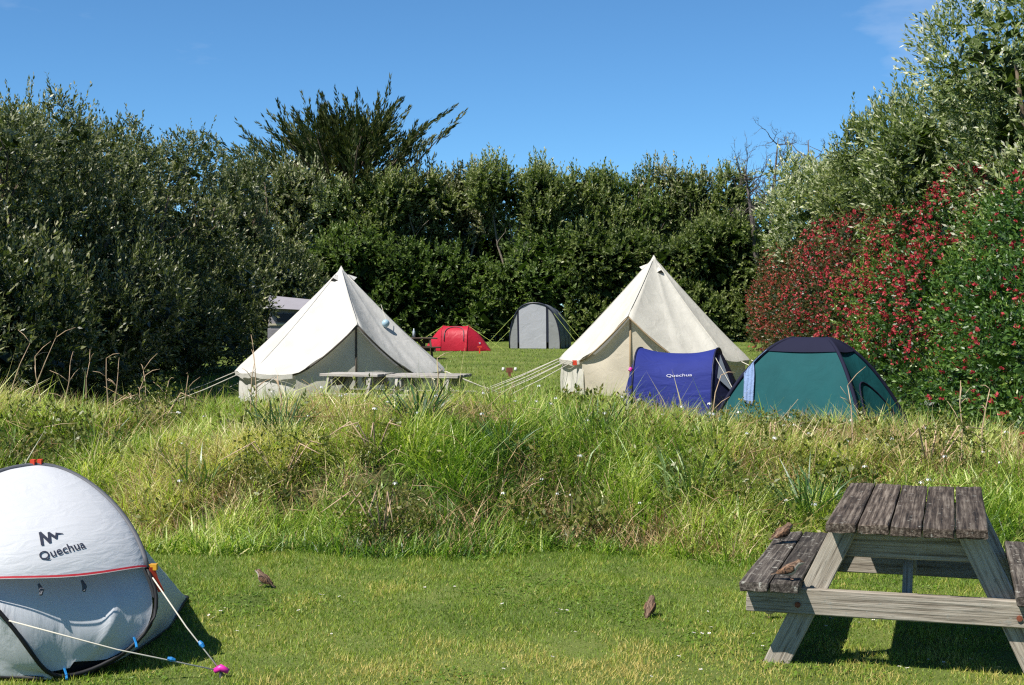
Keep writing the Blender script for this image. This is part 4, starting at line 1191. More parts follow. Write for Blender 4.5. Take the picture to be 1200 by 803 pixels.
    for j in (0, 1):
        for k in range(4): F_.append((j * 4 + k, j * 4 + (k + 1) % 4, j * 4 + 4 + (k + 1) % 4, j * 4 + 4 + k))
    F_ += [(3, 2, 1, 0), (8, 9, 10, 11)]
    obj('pull_ribbon', pymesh('pull_ribbon', V_, F_, M['orange_tag']), root)
    for o_ in (-.016, .018):
        e1 = ring(R_(90)) + u * o_
        MB().box(tuple(e1 + Vector((0, 0, .012))), (.022, .03, .04)).build('loop_tag', M['orange_tag'], root)
    for th in (268, 312):
        e1 = ring(R_(th)) + nn * .02
        MB().tube([e1 + w * .03, e1 + u * .006, e1 - w * .03 + nn * .02], .006, 6).build('peg_loop', M['blue_clip'], root)
    for su in (-.38, .12):
        q = disc(su, -.10, .045)
        MB().tube([q, q - w * .03 + u * .01, q - w * .055 + u * .004], [.006, .012, .008], 6).build('toggle', M['grey_pipe'], root)
    # guy lines to one pink peg
    peg = Vector((-1.355, 6.5, 0)) - O
    for th, f in ((-6, .72), (203, .76)):
        s = ring(R_(th)) + nn * .015
        g0 = s; g1 = peg + Vector((0, 0, .03))
        MB().tube([g0, (g0 + g1) / 2 - Vector((0, 0, .015)), g1], .0034, 6).build('guy_rope', M['rope'], root, True)
        q = g0.lerp(g1, f)
        dr = (g1 - g0).normalized()
        MB().tube([q - dr * .018, q, q + dr * .018], [.008, .012, .007], 6).build('line_tensioner', M['blue_clip'], root)
    MB().tube([peg + Vector((0, 0, -.06)), peg + Vector((0, 0, .03))], .008, 6).build('peg_stake', M['grey_pipe'], root)
    hd = MB()
    hd.tube([peg + Vector((-.03, 0, .03)), peg + Vector((0, 0, .045)), peg + Vector((.035, 0, .028))], [.013, .018, .013], 8)
    hd.build('peg_head', M['pink_peg'], root, True)
    # lettering, following the bulge
    def put(V2, F2, su0, sw0, ang, name, sx=1.0):
        ca, sa = math.cos(ang), math.sin(ang); out = []
        for x_, y_ in V2:
            X_ = (x_ * ca - y_ * sa) * sx; Y_ = x_ * sa + y_ * ca
            su = su0 + X_ / a_; sw = sw0 + Y_ / b
            hw = rim(sw, su) * .985
            out.append(disc(su, sw, bulge_up(su, sw, hw) + .004))
        obj(name, pymesh(name, out, F2, M['print_dark']), root)
    V2, F2 = text_arrays('Quechua', .056, .0006)
    put(V2, F2, LOGO[0], LOGO[1], LOGO[2], 'lettering', 1.06)
    # zig-zag mountain mark: thick polyline
    zz = [(-.062, -.036), (-.050, .034), (-.018, -.030), (-.004, .022), (.024, -.014), (.036, .010), (.066, .004)]
    wd = [.008, .0085, .0085, .008, .007, .006, .002]
    V2 = []; F2 = []
    for i in range(len(zz) - 1):
        (x0, y0), (x1, y1) = zz[i], zz[i + 1]
        dx, dy = x1 - x0, y1 - y0; l_ = math.hypot(dx, dy); nx_, ny_ = -dy / l_, dx / l_
        ex, ey = dx / l_ * .006, dy / l_ * .006
        for k in range(4):
            t0, t1 = k / 4, (k + 1) / 4; o_ = len(V2)
            w0, w1 = wd[i] * (1 - t0) + wd[i + 1] * t0, wd[i] * (1 - t1) + wd[i + 1] * t1
            A0 = (x0 + dx * t0 - (ex if k == 0 else 0), y0 + dy * t0 - (ey if k == 0 else 0)); A1 = (x0 + dx * t1 + (ex if k == 3 else 0), y0 + dy * t1 + (ey if k == 3 else 0))
            V2 += [(A0[0] - nx_ * w0, A0[1] - ny_ * w0), (A0[0] + nx_ * w0, A0[1] + ny_ * w0), (A1[0] + nx_ * w1, A1[1] + ny_ * w1), (A1[0] - nx_ * w1, A1[1] - ny_ * w1)]
            F2.append((o_, o_ + 3, o_ + 2, o_ + 1))
    V2 = [(x_ * .80, y_ * .80) for x_, y_ in V2]
    put(V2, F2, LOGO[0] - .10, LOGO[1] + .13, LOGO[2] * .6, 'emblem')
    return root
LOGO = (-.06, .13, R_(13))
popup_near()

# ------------------------------------------------------------------ hoop tents (blue and red)
def hoop_tent(name, loc, rz, half, depth, H, ends, mats, label, sag=.05, group=None, lean=.12):
    """ridge along local X between two hoops at +-half; end wings reach ends=(left,right)"""
    root = empty(name, loc, rz); tag(root, label, 'tent', group)
    def hoop(x, t, sc=1.0):
        th = math.pi * t
        c = math.cos(th); s = math.sin(th)
        return Vector((x, -math.copysign(abs(c) ** .75, c) * depth * sc, abs(s) ** .8 * H * sc + .01))
    def mid(u, v):
        x = -half + 2 * half * u
        q = hoop(x, v); k = math.sin(math.pi * u) * math.sin(math.pi * v) ** .7
        q.z -= sag * k; q.y *= 1 - .05 * math.sin(math.pi * u)
        q.z += .006 * math.sin(11 * u + 5 * v)
        return q
    obj('fly_sheet', grid_mesh('fly_sheet', mid, 24, 36, mats[0]), root)
    for s, ex in ((-1, ends[0]), (1, ends[1])):
        def wing(u, v, s=s, ex=ex):
            q = hoop(s * half, v)
            g = Vector((s * ex, -math.cos(math.pi * v) * depth * .30, .012))
            r = q.lerp(g, u)
            r.z += .09 * math.sin(math.pi * u) * math.sin(math.pi * v)
            return r
        obj('wing', grid_mesh('wing', wing, 10, 28, mats[1] if s > 0 else mats[2]), root)
        pts = [hoop(s * half, i / 24) * 1.003 for i in range(25)]
        MB().tube(pts, .016, 6).build('hoop', mats[3], root, True)
    return root, mid, hoop

p = at(789, 440, 21.8)
blue, bmid, bhoop = hoop_tent('pop_up_tent', (p.x + .10, 21.9, 0), R_(-17), .61, .66, 1.13, (.93, 1.12), (M['blue_nylon'], M['navy_nylon'], M['blue_nylon'], M['navy_nylon']),
    'royal blue pop-up tent with pale lettering between the ivory bell tent and the teal tent', .085)
# grey mesh window in the navy end
def bw(u, v):
    q = bhoop(.61, v); g = Vector((1.12, -math.cos(math.pi * v) * .66 * .30, .012)); r = q.lerp(g, u); r.z += .09 * math.sin(math.pi * u) * math.sin(math.pi * v); return r
off = Vector((.02, -.02, .02))
obj('vent_window', pymesh('vent_window', [bw(.10, .42) + off, bw(.55, .24) + off, bw(.10, .20) + off], [(0, 1, 2)], M['mesh_grey']), blue)
V2, F2 = text_arrays('Quechua', .088, 0.0)
out = []
for x_, y_ in V2:
    X_ = .10 + x_ * 1.25; best = bmid((X_ + .61) / 1.22, .215 + y_ * .30); out.append(best + Vector((0, -.010, .006)))
obj('lettering', pymesh('lettering', out, F2, M['print_white']), blue)
MB().tube([bhoop(-.61, .24) + Vector((-.03, -.03, 0)), bhoop(-.61, .22) + Vector((-.05, -.03, 0))], .028, 8).build('toggle', M['pink_peg'], blue)
MB().tube([bhoop(.61, .35), Vector((1.25, -.75, .02))], .006, 4).build('guy_rope', M['rope'], blue)

p = at(535, 411, 54)
red, rmid, rhoop = hoop_tent('pop_up_tent', (p.x, 54, gzf(0, 54)), R_(-8), .50, .62, .95, (1.26, 1.34), (M['red_nylon'], M['red_nylon'], M['red_nylon'], M['red_nylon']),
    'small bright red pop-up tent in front of the back hedge', .02)
pts = [rmid(.5 + .38 * math.cos(R_(a)), .10 + .30 * max(0, math.sin(R_(a))) ** .6) + Vector((0, -.02, .01)) for a in range(-8, 189, 8)]
MB().tube(pts, .014, 5).build('door_zip', M['grey_pipe'], red, True)
pr = MB(); pr.box((0, 0, 0), (.26, .01, .06)); pr.build('label_patch', M['print_white'], red, False, (.86, -.36, .30), (0, 0, .12))
for s, e in ((-1, -1.9), (1, 1.9)):
    MB().tube([rhoop(s * .5, .45), Vector((e, -.3, .02))], .008, 4).build('guy_rope', M['rope_y'], red)

# ------------------------------------------------------------------ grey tunnel tent
def tunnel_tent():
    d = 56.0; p = at(627, 409, d)
    root = empty('tunnel_tent', (p.x, d, gzf(0, d)), R_(-14)); tag(root, 'grey tunnel tent with pale front panel in front of the back hedge', 'tent')
    w, H, Ln = 1.02, 1.80, 3.0
    def arch(th, sc=1.0):
        c, s = math.cos(th), math.sin(th)
        return (math.copysign(abs(c) ** .8, c) * w * sc, abs(s) ** .85 * H * sc)
    def shell(u, v):
        x, z = arch(math.pi * u, 1 - .18 * v ** 2); yy = -.12 * math.sin(math.pi * u) + v * Ln
        return (x * 1.02, yy, z * 1.01 + .01 - .03 * math.sin(math.pi * (v * 3 % 1)))
    obj('shell', grid_mesh('shell', shell, 36, 24, M['slate_nylon']), root)
    def back(u, v):
        x, z = arch(math.pi * u, .82 * (1 - v)); return (x, Ln + .25 * v, z + .01)
    obj('rear_panel', grid_mesh('rear_panel', back, 30, 6, M['slate_nylon']), root)
    def topz(x): # height of the arch at x
        t = min(1, abs(x) / w) ** (1 / .8); return math.sqrt(max(0, 1 - t * t)) ** .85 * H
    for nm, x0, x1, m_ in (('side_panel', -.995, -.70, 'midgrey_nylon'), ('window', -.70, -.62, 'dark_window'), ('front_door', -.62, .46, 'pale_nylon'), ('window', .46, .56, 'dark_window'), ('side_panel', .56, .995, 'midgrey_nylon')):
        def pan(u, v, x0=x0, x1=x1, nm=nm):
            x = (x0 + (x1 - x0) * u) * w; z = (topz(x) - .03) * (1 - v)
            lo = .22 if nm == 'window' else 0
            z = max(z, lo * (v > .5)) if nm == 'window' else z
            return (x, -.03 - .10 * z / H - (.012 if nm == 'front_door' else 0) + .012 * math.sin(9 * x + 3 * z), z + .01)
        obj(nm, grid_mesh(nm, pan, 12, 12, M[m_]), root)
    pts = [Vector((arch(math.pi * i / 30)[0] * 1.02, -.12 * math.sin(math.pi * i / 30) - .03, arch(math.pi * i / 30)[1] * 1.015)) for i in range(31)]
    MB().tube(pts, .03, 6).build('front_pole', M['dark_window'], root, True)
    for v in (.36, .68):
        MB().tube([Vector(shell(i / 30, v)) for i in range(31)], .02, 5).build('hoop_pole', M['dark_window'], root, True)
    for s in (-1, 1):
        for v in (0.02, .5):
            q = Vector(shell(.5 - .2 * s, v))
            MB().tube([q, Vector((s * 2.0, q.y - .5, .02))], .006, 4).build('guy_rope', M['rope_y'], root)
    return root
tunnel_tent()

# ------------------------------------------------------------------ teal dome tent
def dome():
    A, B, C, D = Vector((2.62, 18.95, 0)), Vector((4.52, 17.95, 0)), Vector((5.48, 19.1, 0)), Vector((3.55, 20.15, 0))
    O = (A + B + C + D) / 4; H = 1.34
    root = empty('dome_tent', (O.x, O.y, 0)); tag(root, 'teal green dome tent with dark navy top beside the flowering hedge', 'tent')
    cs = [v - O for v in (A, B, C, D)]
    RID = Vector((.35, -.18, 0))
    def pole(i, t):
        c = cs[i % 4]
        top = RID * (-.55 if i % 4 in (0, 3) else .55)
        h = c.lerp(top, t ** 1.05)
        return Vector((h.x, h.y, H * (1 - (1 - t) ** 1.7)))
    def sect(i, off=0.0, t0=0.0, t1=1.0, sagk=1.0):
        def f(u, v):
            t = t0 + (t1 - t0) * v
            q = pole(i, t).lerp(pole(i + 1, t), u)
            k = math.sin(math.pi * u) * math.sin(math.pi * min(1, t * 1.05))
            q = Vector((q.x * (1 - .07 * k * sagk), q.y * (1 - .07 * k * sagk), q.z - .02 * k))
            n_ = Vector((q.x, q.y, q.z + .3)).normalized()
            return q + n_ * off
        return f
    for i in range(4):
        obj('fly_panel', grid_mesh('fly_panel', sect(i), 20, 20, M['teal_nylon']), root)
        obj('hem', grid_mesh('hem', sect(i, .006, 0.0, .035), 16, 2, M['ink_nylon']), root)
        MB().tube([pole(i, j / 16) * 1.006 for j in range(17)], .026, 6).build('pole_sleeve', M['ink_nylon'], root, True)
    cap = MB()
    for i in range(4):
        f = sect(i, .022, .69, 1.0, .4)
        N = 14; V_ = []; F_ = []
        for j in range(N + 1):
            for k in range(N + 1): V_.append(f(k / N, j / N))
        for j in range(N):
            for k in range(N): F_.append((j * (N + 1) + k, j * (N + 1) + k + 1, (j + 1) * (N + 1) + k + 1, (j + 1) * (N + 1) + k))
        cap.add(V_, F_)
    cap.build('roof_cap', M['ink_nylon'], root, True)
    # arched door seam on the end panel
    f = sect(1, .01)
    MB().tube([Vector(f(.5 + .36 * math.cos(R_(a)), .04 + .36 * math.sin(R_(a)))) for a in range(0, 181, 12)], .012, 5).build('door_zip', M['ink_nylon'], root, True)
    # towel over the corner
    ft = sect(0, .012); TX = at(880, 440, 18.75).x - O.x
    def tw(u, v):
        t = .70 - .46 * v; xx = TX + (u - .5) * (.15 - .03 * v) + .02 * math.sin(4 * v)
        lo, hi = 0.0, 1.0
        for _ in range(18):
            m_ = (lo + hi) / 2
            if ft(m_, t).x < xx: lo = m_
            else: hi = m_
        q = Vector(ft(lo, t))
        return q + Vector((0, -.8, .4)) * (.014 + .022 * math.sin(u * 9 + v * 3) ** 2) + Vector((0, 0, -.05 * math.sin(2.2 * u) * max(0, v - .85) / .15))
    to = obj('towel', grid_mesh('towel', lambda u, v: Vector(tw(u, v)) , 10, 20, M['towel']), None, (O.x, O.y, 0))
    md = to.modifiers.new('solid', 'SOLIDIFY'); md.thickness = .006
    tag(to, 'pale blue towel hanging over the edge of the teal dome tent', 'towel')
dome()

# ------------------------------------------------------------------ folding camper behind the cream tent
def camper():
    d = 46.0; p = at(345, 372, d)
    root = empty('folding_camper', (p.x - .22, d, gzf(0, d)), R_(8)); tag(root, 'grey canvas folding camper partly hidden behind the cream bell tent', 'camper')
    b = MB(); b.box((.25, 1.0, .55), (1.8, 2.0, .9)); b.build('body', M['camper_cloth'], root)
    V_ = [(-.65, 0, 1.0), (1.15, 0, 1.0), (1.15, 2, 1.0), (-.65, 2, 1.0), (-.55, .05, 1.78), (1.05, .05, 1.66), (1.05, 1.95, 1.66), (-.55, 1.95, 1.78)]
    obj('canvas_wall', pymesh('canvas_wall', V_, [(0, 1, 5, 4), (1, 2, 6, 5), (2, 3, 7, 6), (3, 0, 4, 7)], M['camper_cloth']), root)
    V_ = [(-.7, -.25, 1.72), (1.22, -.25, 1.62), (1.22, 2.1, 1.62), (-.7, 2.1, 1.72), (-.6, .9, 2.14), (.8, .9, 2.0)]
    obj('roof', pymesh('roof', V_, [(0, 1, 5, 4), (1, 2, 5), (2, 3, 4, 5), (3, 0, 4), (0, 3, 2, 1)], M['camper_cloth']), root)
    MB().box((.2, -.012, 1.40), (1.1, .03, .26)).build('window', M['dark_window'], root)
    MB().box((.25, -.015, 1.18), (1.7, .04, .06)).build('trim_rail', M['camper_trim'], root)
    for s in (-1, 1):
        w = MB(); w.tube([(.25 + s * .91, 1.0, .27), (.25 + s * 1.05, 1.0, .27)], .27, 16); wo = w.build('wheel', M['black_pipe'], root)
        MB().tube([(.25 + s * 1.03, 1.0, .27), (.25 + s * 1.065, 1.0, .27)], .15, 12).build('rim', M['midgrey_nylon'], wo)
camper()

# ------------------------------------------------------------------ small stakes in the field
p = at(597, 443, 36.5)
r_ = empty('marker_stake', (p.x, 36.5, gzf(0, 36.5))); tag(r_, 'short red-brown wooden stake with two white knobs standing in the field', 'stake')
MB().box((0, 0, .05), (.07, .05, .14)).build('post', M['red_brown'], r_)
MB().box((0, -.002, .17), (.17, .06, .13)).build('head', M['red_brown'], r_)
for s in (-1, 1): MB().tube([(s * .16, 0, .15), (s * .16, 0, .18), (s * .16, 0, .24)], [.03, .045, .03], 8).build('knob', M['white_petal'], r_, True)
p = at(562, 413, 51.5)
r_ = empty('marker_stake', (p.x, 51.5, gzf(0, 51.5))); tag(r_, 'thin orange stake in the grass beside the red tent', 'stake')
MB().box((0, 0, .10), (.05, .05, .26)).build('post', M['orange_tag'], r_)
MB().box((0, 0, .24), (.16, .05, .05)).build('crossbar', M['orange_tag'], r_)

# ------------------------------------------------------------------ sparrows
def bird_mats():
    def mk(nm, dark, brown, pale, zsplit):
        m, nt, n, l, b = new_mat(nm)
        tcn = n.new('ShaderNodeTexCoord'); sep = n.new('ShaderNodeSeparateXYZ'); l.new(tcn.outputs['Normal'], sep.inputs[0])
        mpn = n.new('ShaderNodeMapping'); mpn.inputs['Scale'].default_value = (40, 190, 60); l.new(tcn.outputs['Object'], mpn.inputs['Vector'])
        no = n.new('ShaderNodeTexNoise'); no.inputs['Scale'].default_value = 1.0; no.inputs['Detail'].default_value = 3; l.new(mpn.outputs['Vector'], no.inputs['Vector'])
        r1 = ramp(n, [(.40, dark), (.55, brown), (.7, tuple(c * 1.6 for c in brown))]); l.new(no.outputs['Fac'], r1.inputs['Fac'])
        mr = n.new('ShaderNodeMapRange'); mr.inputs['From Min'].default_value = zsplit - .2; mr.inputs['From Max'].default_value = zsplit + .2; l.new(sep.outputs['Z'], mr.inputs['Value'])
        mxn = n.new('ShaderNodeMix'); mxn.data_type = 'RGBA'; l.new(mr.outputs['Result'], mxn.inputs['Factor'])
        mxn.inputs['A'].default_value = (*pale, 1); l.new(r1.outputs['Color'], mxn.inputs['B']); l.new(mxn.outputs['Result'], b.inputs['Base Color'])
        b.inputs['Roughness'].default_value = .8; b.inputs['Specular IOR Level'].default_value = .2
        return m
    return mk('sparrow_body', (.05, .03, .02), (.14, .09, .06), (.42, .37, .32), .05), mk('sparrow_wing', (.015, .01, .008), (.15, .085, .05), (.2, .1, .05), -5.0)
BB, BW = bird_mats()
def body_mesh(fluff=1.0):
    st = [(-.088, .030, .011, .002), (-.060, .034, .010, .004), (-.040, .038, .013, .010), (-.026, .042, .022, .021), (-.006, .043, .028, .029), (.014, .046, .030, .031), (.030, .054, .026, .027), (.040, .064, .019, .020), (.050, .0735, .0175, .0175), (.060, .074, .0145, .0145), (.067, .072, .008, .008), (.074, .071, .0045, .0045), (.081, .0695, .0006, .0006)]
    V_ = []; F_ = []; N = 14
    for x, z, ry, rz in st:
        for k in range(N):
            a = 2 * math.pi * k / N; f = fluff if rz > .015 else 1
            V_.append((x, ry * f * math.cos(a), z + rz * f * math.sin(a)))
    for j in range(len(st) - 1):
        for k in range(N): F_.append((j * N + k, j * N + (k + 1) % N, (j + 1) * N + (k + 1) % N, (j + 1) * N + k))
    F_.append(tuple(range(N))[::-1]); F_.append(tuple((len(st) - 1) * N + k for k in range(N)))
    return pymesh('body', V_, F_, BB, True)
BODY = body_mesh()
def wing_mesh(s):
    V_ = []; F_ = []; N = 10
    prof = [(.028, .052, .005, .012), (.012, .051, .007, .019), (-.01, .047, .006, .019), (-.034, .042, .004, .013), (-.060, .037, .002, .004)]
    for x, z, ry, rz in prof:
        yb = .0255 if x > -.03 else .014 + .001
        for k in range(N):
            a = 2 * math.pi * k / N; V_.append((x, s * (yb + ry * math.cos(a)), z + rz * math.sin(a)))
    for j in range(len(prof) - 1):
        for k in range(N): F_.append((j * N + k, j * N + (k + 1) % N, (j + 1) * N + (k + 1) % N, (j + 1) * N + k))
    F_.append(tuple(range(N))[::-1]); F_.append(tuple((len(prof) - 1) * N + k for k in range(N)))
    return pymesh('wing', V_, F_, BW, True)
WM = {s: wing_mesh(s) for s in (-1, 1)}
def sparrow(loc, head, label, pitch=0.0, sc=1.0):
    r = empty('sparrow', loc, head); tag(r, label, 'bird', 'sparrows around the near table'); r.scale = (sc, sc, sc)
    b = obj('body', BODY, r, (0, 0, 0), (0, -pitch, 0))
    for s in (-1, 1):
        obj('wing', WM[s], r, (0, 0, 0), (0, -pitch, 0))
        e = MB(); q = Matrix.Rotation(-pitch, 3, 'Y') @ Vector((.058, s * .0135, .077))
        e.tube([q - Vector((0, s * .002, 0)), q + Vector((0, s * .0015, 0))], .0026, 8); e.build('eye', M['eye'], r)
        lg = MB(); lg.tube([(.004, s * .011, .022), (-.004, s * .012, .012), (.002, s * .012, .002)], .0018, 5)
        for a in (-.5, 0, .5): lg.tube([(.002, s * .012, .002), (.002 + .014 * math.cos(a), s * .012 + .014 * math.sin(a), .001)], .0013, 4)
        lg.build('leg', M['bird_leg'], r)
def lawn_at(px, py): d = CAMZ * FPX / (py - 366); return ((px - 600) / FPX * d, d, .012)
sparrow(lawn_at(306, 690), R_(160), 'brown sparrow on the mown lawn near the white tent', .35)
sparrow(lawn_at(764, 724), R_(62), 'dark brown sparrow seen from behind in the middle of the lawn', .5)
sparrow(lawn_at(903, 727), R_(200), 'brown sparrow on the lawn beneath the bench end of the near table', .05)
sparrow(tuple(on_table(.10, -.53, .431)), R_(-14), 'pale-breasted sparrow perched at the near end of the dark bench', .15)
sparrow(tuple(on_table(1.18, -.69, .431)), R_(35), 'fluffed reddish brown sparrow at the far end of the dark bench', .1, 1.1)

# ------------------------------------------------------------------ plants on the bank
def bz(x, y): return max(0.0, float(bank_h(x, y)))
def bank_at(px, t):
    """bank point whose screen column is px, t metres behind the foot"""
    y = 11.0
    for _ in range(6):
        x = (px - 600) / FPX * y; y = float(bank_foot(x)) + t
    return x, y, bz(x, y)

def tuft(px, t, n, L, wd, label, tone, seed):
    x, y, z = bank_at(px, t); rg = np.random.default_rng(seed)
    P_ = np.stack([rg.normal(0, .07, n), rg.normal(0, .07, n), np.zeros(n) - .02], 1)
    az = np.arctan2(P_[:, 1], P_[:, 0]) + rg.normal(0, .5, n)
    me = blade_mesh('strap_leaf_plant', P_, az, rg.uniform(.05, .6, n), rg.uniform(.6, 1.15, n) * L, rg.uniform(.7, 1.2, n) * wd, rg.uniform(.2, 1.5, n), tone + rg.normal(0, .16, n), M['tuft'], 4)
    o = obj('strap_leaf_plant', me, None, (x, y, z)); tag(o, label, 'plant', 'strap-leaved plants on the bank')
for a in [(490, 2.0, 110, .46, .020, 'dark blue-green strap-leaved clump at the crest below the pale tables', .15, 1),
          (948, .75, 100, .50, .018, 'green strap-leaved clump just behind the bench of the near table', .5, 2),
          (812, .95, 70, .46, .016, 'yellow-green strap-leaved clump on the bank below the teal tent', .95, 3),
          (232, .95, 60, .42, .016, 'strap-leaved clump on the bank beside the white tent', .6, 4),
          (120, 1.4, 60, .40, .016, 'grey-green strap-leaved clump above the white tent', .4, 5),
          (700, 1.7, 60, .38, .014, 'bright strap-leaved clump on the bank below the blue tent', .7, 6),
          (590, 1.4, 60, .38, .014, 'strap-leaved clump in the middle of the bank', .55, 7),
          (330, 1.7, 70, .42, .016, 'blue-green strap-leaved clump below the cream bell tent', .3, 8)]:
    tuft(*a)

def bramble(px, t, rad, H, label, seed, sprigs=260):
    x, y, z = bank_at(px, t); rg = np.random.default_rng(seed); base = (x, y, z)
    root = empty('bramble', base); tag(root, label, 'bramble', 'brambles on the bank')
    bl = ell_blobs(rg, (x, y, z + H * .45), (rad, rad * .8, H * .55), 6, rad * .4)
    for i in range(5):
        a = rg.uniform(0, 6.28); e = Vector((math.cos(a) * rad * 1.25, math.sin(a) * rad * .8, H * rg.uniform(.4, 1.0)))
        m_ = Vector((e.x * .5, e.y * .5, H * 1.05))
        MB().tube([Vector((0, 0, -.02)), m_ * .6, m_, e], [.008, .007, .006, .003], 5).build('cane', M['drystalk'], root, True)
    p, ou = sample_surface(rg, bl, sprigs, .22, 1.0, .04, seed, z - .05)
    v_, t_ = sprig_leaves(rg, p, ou, 6, .08, .026, .7, .3, .5, .42, .3, 1.0, seed=seed)
    obj('leaves', leaf_mesh('leaves', v_ - np.array(base), t_, M['bramble']), root)
for a in [(448, .30, .36, .36, 'bramble clump low on the bank beside the mown lawn', 21, 300), (330, 1.0, .42, .30, 'arching bramble on the bank right of the white tent', 22, 260),
          (440, 1.25, .32, .26, 'low bramble in the middle of the bank face', 23, 150), (905, 2.3, .50, .24, 'spreading dry bramble at the crest in front of the teal tent', 24, 300),
          (1090, 1.9, .45, .36, 'bramble at the crest beyond the near table', 25, 320), (180, 2.3, .4, .38, 'bramble among the dry stalks at the crest', 26, 260)]:
    bramble(*a)

def stalk(px, t, top_py, lean, label, seed, thick=.0068):
    x, y, z = bank_at(px, t); rg = np.random.default_rng(seed)
    T = at(px + lean, top_py, y); H = T.z - z
    root = empty('dry_stalk', (x, y, z)); tag(root, label, 'stalk', 'dry stalks on the bank crest')
    dx = T.x - x
    pts = [Vector((dx * u ** 1.5 + rg.normal(0, .008), rg.normal(0, .01), H * u - .03 * (u == 0))) for u in (0, .25, .5, .75, 1)]
    MB().tube(pts, [thick, thick * .95, thick * .8, thick * .65, thick * .35], 5).build('stem', M['drystalk'], root, True)
    for i in range(int(rg.integers(2, 5))):
        j = int(rg.integers(2, 5)); a = rg.uniform(0, 6.28); q = pts[j]; l_ = H * rg.uniform(.12, .3)
        e = q + Vector((math.cos(a) * l_, math.sin(a) * l_ * .5, l_ * rg.uniform(.2, 1)))
        MB().tube([q, q.lerp(e, .5) + Vector((0, 0, .015)), e], [thick * .5, thick * .4, thick * .2], 4).build('side_twig', M['drystalk'], root, True)
ST = [(5, 2.6, 402, 30, 'pale arching dry stalk at the photo edge'), (28, 2.5, 396, 38, 'tallest dry stalk, leaning over the bank at the photo edge'), (48, 2.7, 418, -6, 'upright dry stalk next to the tallest one'),
      (75, 2.4, 428, 8, 'short dry stalk in front of the shaded hedge'), (100, 2.6, 424, 4, 'thin dry stalk halfway along the shaded hedge'), (126, 2.5, 420, -2, 'straight dry stalk standing below the shaded hedge'),
      (131, 2.7, 436, 9, 'bent dry stalk touching the straight one'), (158, 2.5, 440, 12, 'broken dry stalk by the bramble'), (172, 2.6, 434, -3, 'branched dry stalk by the bramble'),
      (190, 2.5, 446, 8, 'low dry stalk beside the branched one'), (214, 2.6, 440, 5, 'dry stalk midway between bramble and cream tent'), (300, 2.5, 410, -3, 'tall dry stalk in front of the cream tent wall'),
      (292, 2.6, 424, 6, 'shorter dry stalk at the corner of the cream tent'), (330, 2.4, 440, -4, 'thin dry stalk before the cream tent door'), (512, 2.4, 420, 2, 'thin pale stalk in front of the pale picnic table'),
      (828, 2.4, 440, 16, 'pale dry stalk in front of the blue tent end'), (1000, 2.2, 452, -5, 'dry stalk in front of the teal tent seam'), (1128, 1.9, 446, -1, 'reddish dry stalk standing by the flowering hedge'),
      (1150, 1.9, 456, 10, 'slanted dry stalk by the flowering hedge')]
for i, (px, t, tp, ln, lab) in enumerate(ST): stalk(px, t, tp, ln, lab, 900 + i)

# fallen dead stems, joined as uncountable litter
rg = np.random.default_rng(77); mb = MB()
for i in range(150):
    px = rg.choice([rg.uniform(0, 1200), rg.normal(410, 40), rg.normal(560, 60), rg.normal(930, 60), rg.normal(80, 70)]); t = rg.uniform(.2, 3.0)
    x, y, z = bank_at(px, t); a = rg.uniform(-.9, .9) + (math.pi if rg.random() < .5 else 0); l_ = rg.uniform(.15, .42); el = rg.uniform(.0, .75)
    q0 = Vector((x, y, z + rg.uniform(.05, .26))); q1 = q0 + Vector((math.cos(a) * l_, math.sin(a) * l_ * .4, el * l_))
    mb.tube([q0, q0.lerp(q1, .5) + Vector((0, 0, rg.normal(.02, .03))), q1], [.0026, .0022, .0014], 4)
o = mb.build('dead_stems', M['straw'], None, True); tag(o, 'tangle of fallen straw-brown dead stems over the bank', 'stems', kind='stuff')
a_ = o.data.attributes.new('rnd', 'FLOAT', 'POINT'); a_.data.foreach_set('value', np.repeat(rg.random(150), 12).astype(np.float32))

# white wild-garlic flowers on the bank, each on its stem
def white_flower_mesh(seed):
    rg = np.random.default_rng(seed); mb = MB(); H = .30
    bend = rg.uniform(-.05, .05)
    mb.tube([(0, 0, 0), (bend * .4, 0, H * .6), (bend, 0, H)], .0022, 4); ns = len(mb.f)
    for i in range(5):
        a = i * 1.256 + rg.uniform(-.3, .3); c = Vector((bend + math.cos(a) * .012, math.sin(a) * .012, H + .004))
        e = c + Vector((math.cos(a) * .010, math.sin(a) * .010, -.022)); s = Vector((-math.sin(a), math.cos(a), 0)) * .008
        o_ = len(mb.v); mb.v += [tuple(c), tuple(c.lerp(e, .5) + s), tuple(e), tuple(c.lerp(e, .5) - s)]; mb.f.append((o_, o_ + 1, o_ + 2, o_ + 3))
    me = pymesh('white_flower', mb.v, mb.f, M['stem']); me.materials.append(M['white_petal'])
    for i, pl in enumerate(me.polygons): pl.material_index = 0 if i < ns else 1
    return me
WF = [white_flower_mesh(i) for i in range(5)]
rg = np.random.default_rng(64)
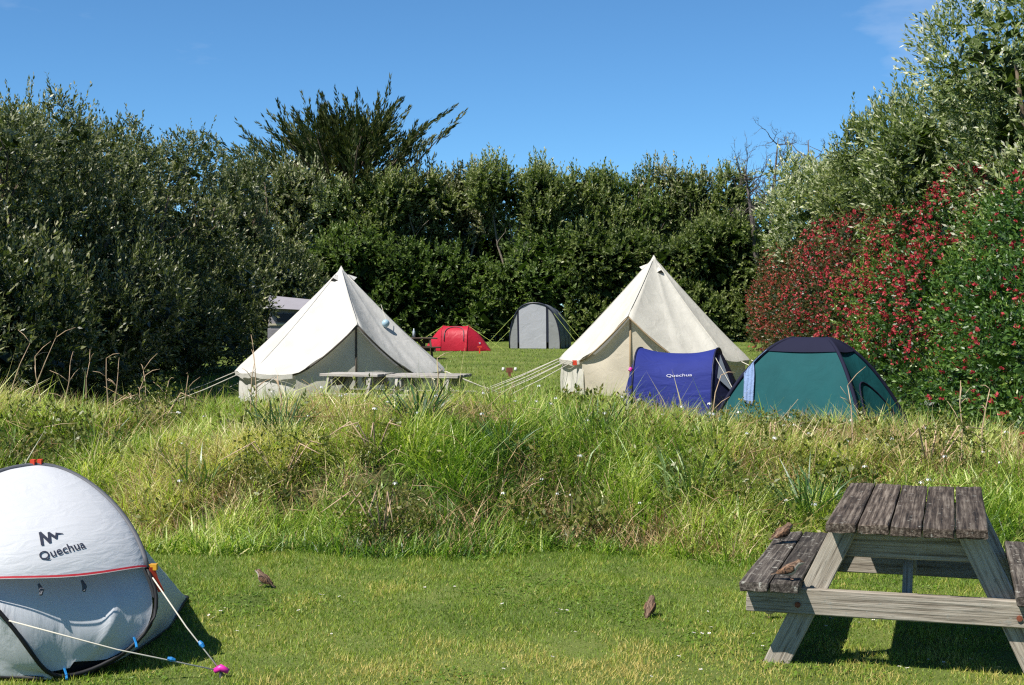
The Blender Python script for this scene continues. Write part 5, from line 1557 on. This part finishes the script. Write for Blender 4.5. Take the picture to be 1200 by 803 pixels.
for i in range(70):
    px = rg.uniform(420, 1190) if i < 54 else rg.uniform(200, 440); t = rg.uniform(.25, 3.0)
    x, y, z = bank_at(px, t)
    o = obj('white_flower', WF[i % 5], None, (x, y, z + .02), (rg.normal(0, .12), rg.normal(0, .12), rg.uniform(0, 6.28))); s = rg.uniform(.65, 1.05); o.scale = (s, s, s)
    tag(o, 'small white nodding flower among the long grass of the bank', 'flower', 'white flowers on the bank')

# daisies on the lawn
def daisy_mesh():
    V_ = [(0, 0, .030)]; F_ = []
    for k in range(10): V_.append((.011 * math.cos(k * .628), .011 * math.sin(k * .628), .031 + .002 * (k % 2)))
    for k in range(10): F_.append((0, 1 + k, 1 + (k + 1) % 10))
    o_ = len(V_)
    for k in range(6): V_.append((.004 * math.cos(k * 1.047), .004 * math.sin(k * 1.047), .0335))
    V_.append((0, 0, .035))
    for k in range(6): F_.append((o_ + 6, o_ + k, o_ + (k + 1) % 6))
    v2, f2 = tube_arrays([(0, 0, 0), (.001, 0, .03)], .0012, 4); q = len(V_); V_ += [tuple(v) for v in v2]; F_ += [tuple(i + q for i in f) for f in f2]
    me = pymesh('daisy', V_, F_, M['white_petal']); me.materials.append(M['yellow_eye']); me.materials.append(M['stem'])
    for i, pl in enumerate(me.polygons): pl.material_index = 0 if i < 10 else (1 if i < 16 else 2)
    return me
DM = daisy_mesh()
spots = [(368, 704), (372, 704), (378, 704), (399, 705), (400, 716), (415, 712), (350, 723), (262, 718), (257, 724), (252, 731), (245, 727), (300, 741), (655, 722), (660, 721), (664, 722), (651, 725), (674, 747), (614, 717), (826, 721), (830, 722), (813, 750), (822, 750), (833, 750), (876, 738), (884, 742), (885, 750), (895, 765), (796, 778), (823, 793), (646, 779), (589, 792), (1090, 780), (1108, 784), (1139, 781), (1154, 790), (1175, 791), (1056, 791), (1067, 793), (975, 733), (1010, 737), (970, 741), (1026, 735)]
rg = np.random.default_rng(65)
for i in range(12): spots.append((rg.uniform(230, 1190), rg.uniform(690, 800)))
for px, py in spots:
    x, y, _ = lawn_at(px, py)
    o = obj('daisy', DM, None, (x, y, .004), (rg.normal(0, .2), rg.normal(0, .2), rg.uniform(0, 6))); s = rg.uniform(.55, .95); o.scale = (s, s, s)
    tag(o, 'tiny white daisy in the mown lawn', 'daisy', 'daisies in the lawn')
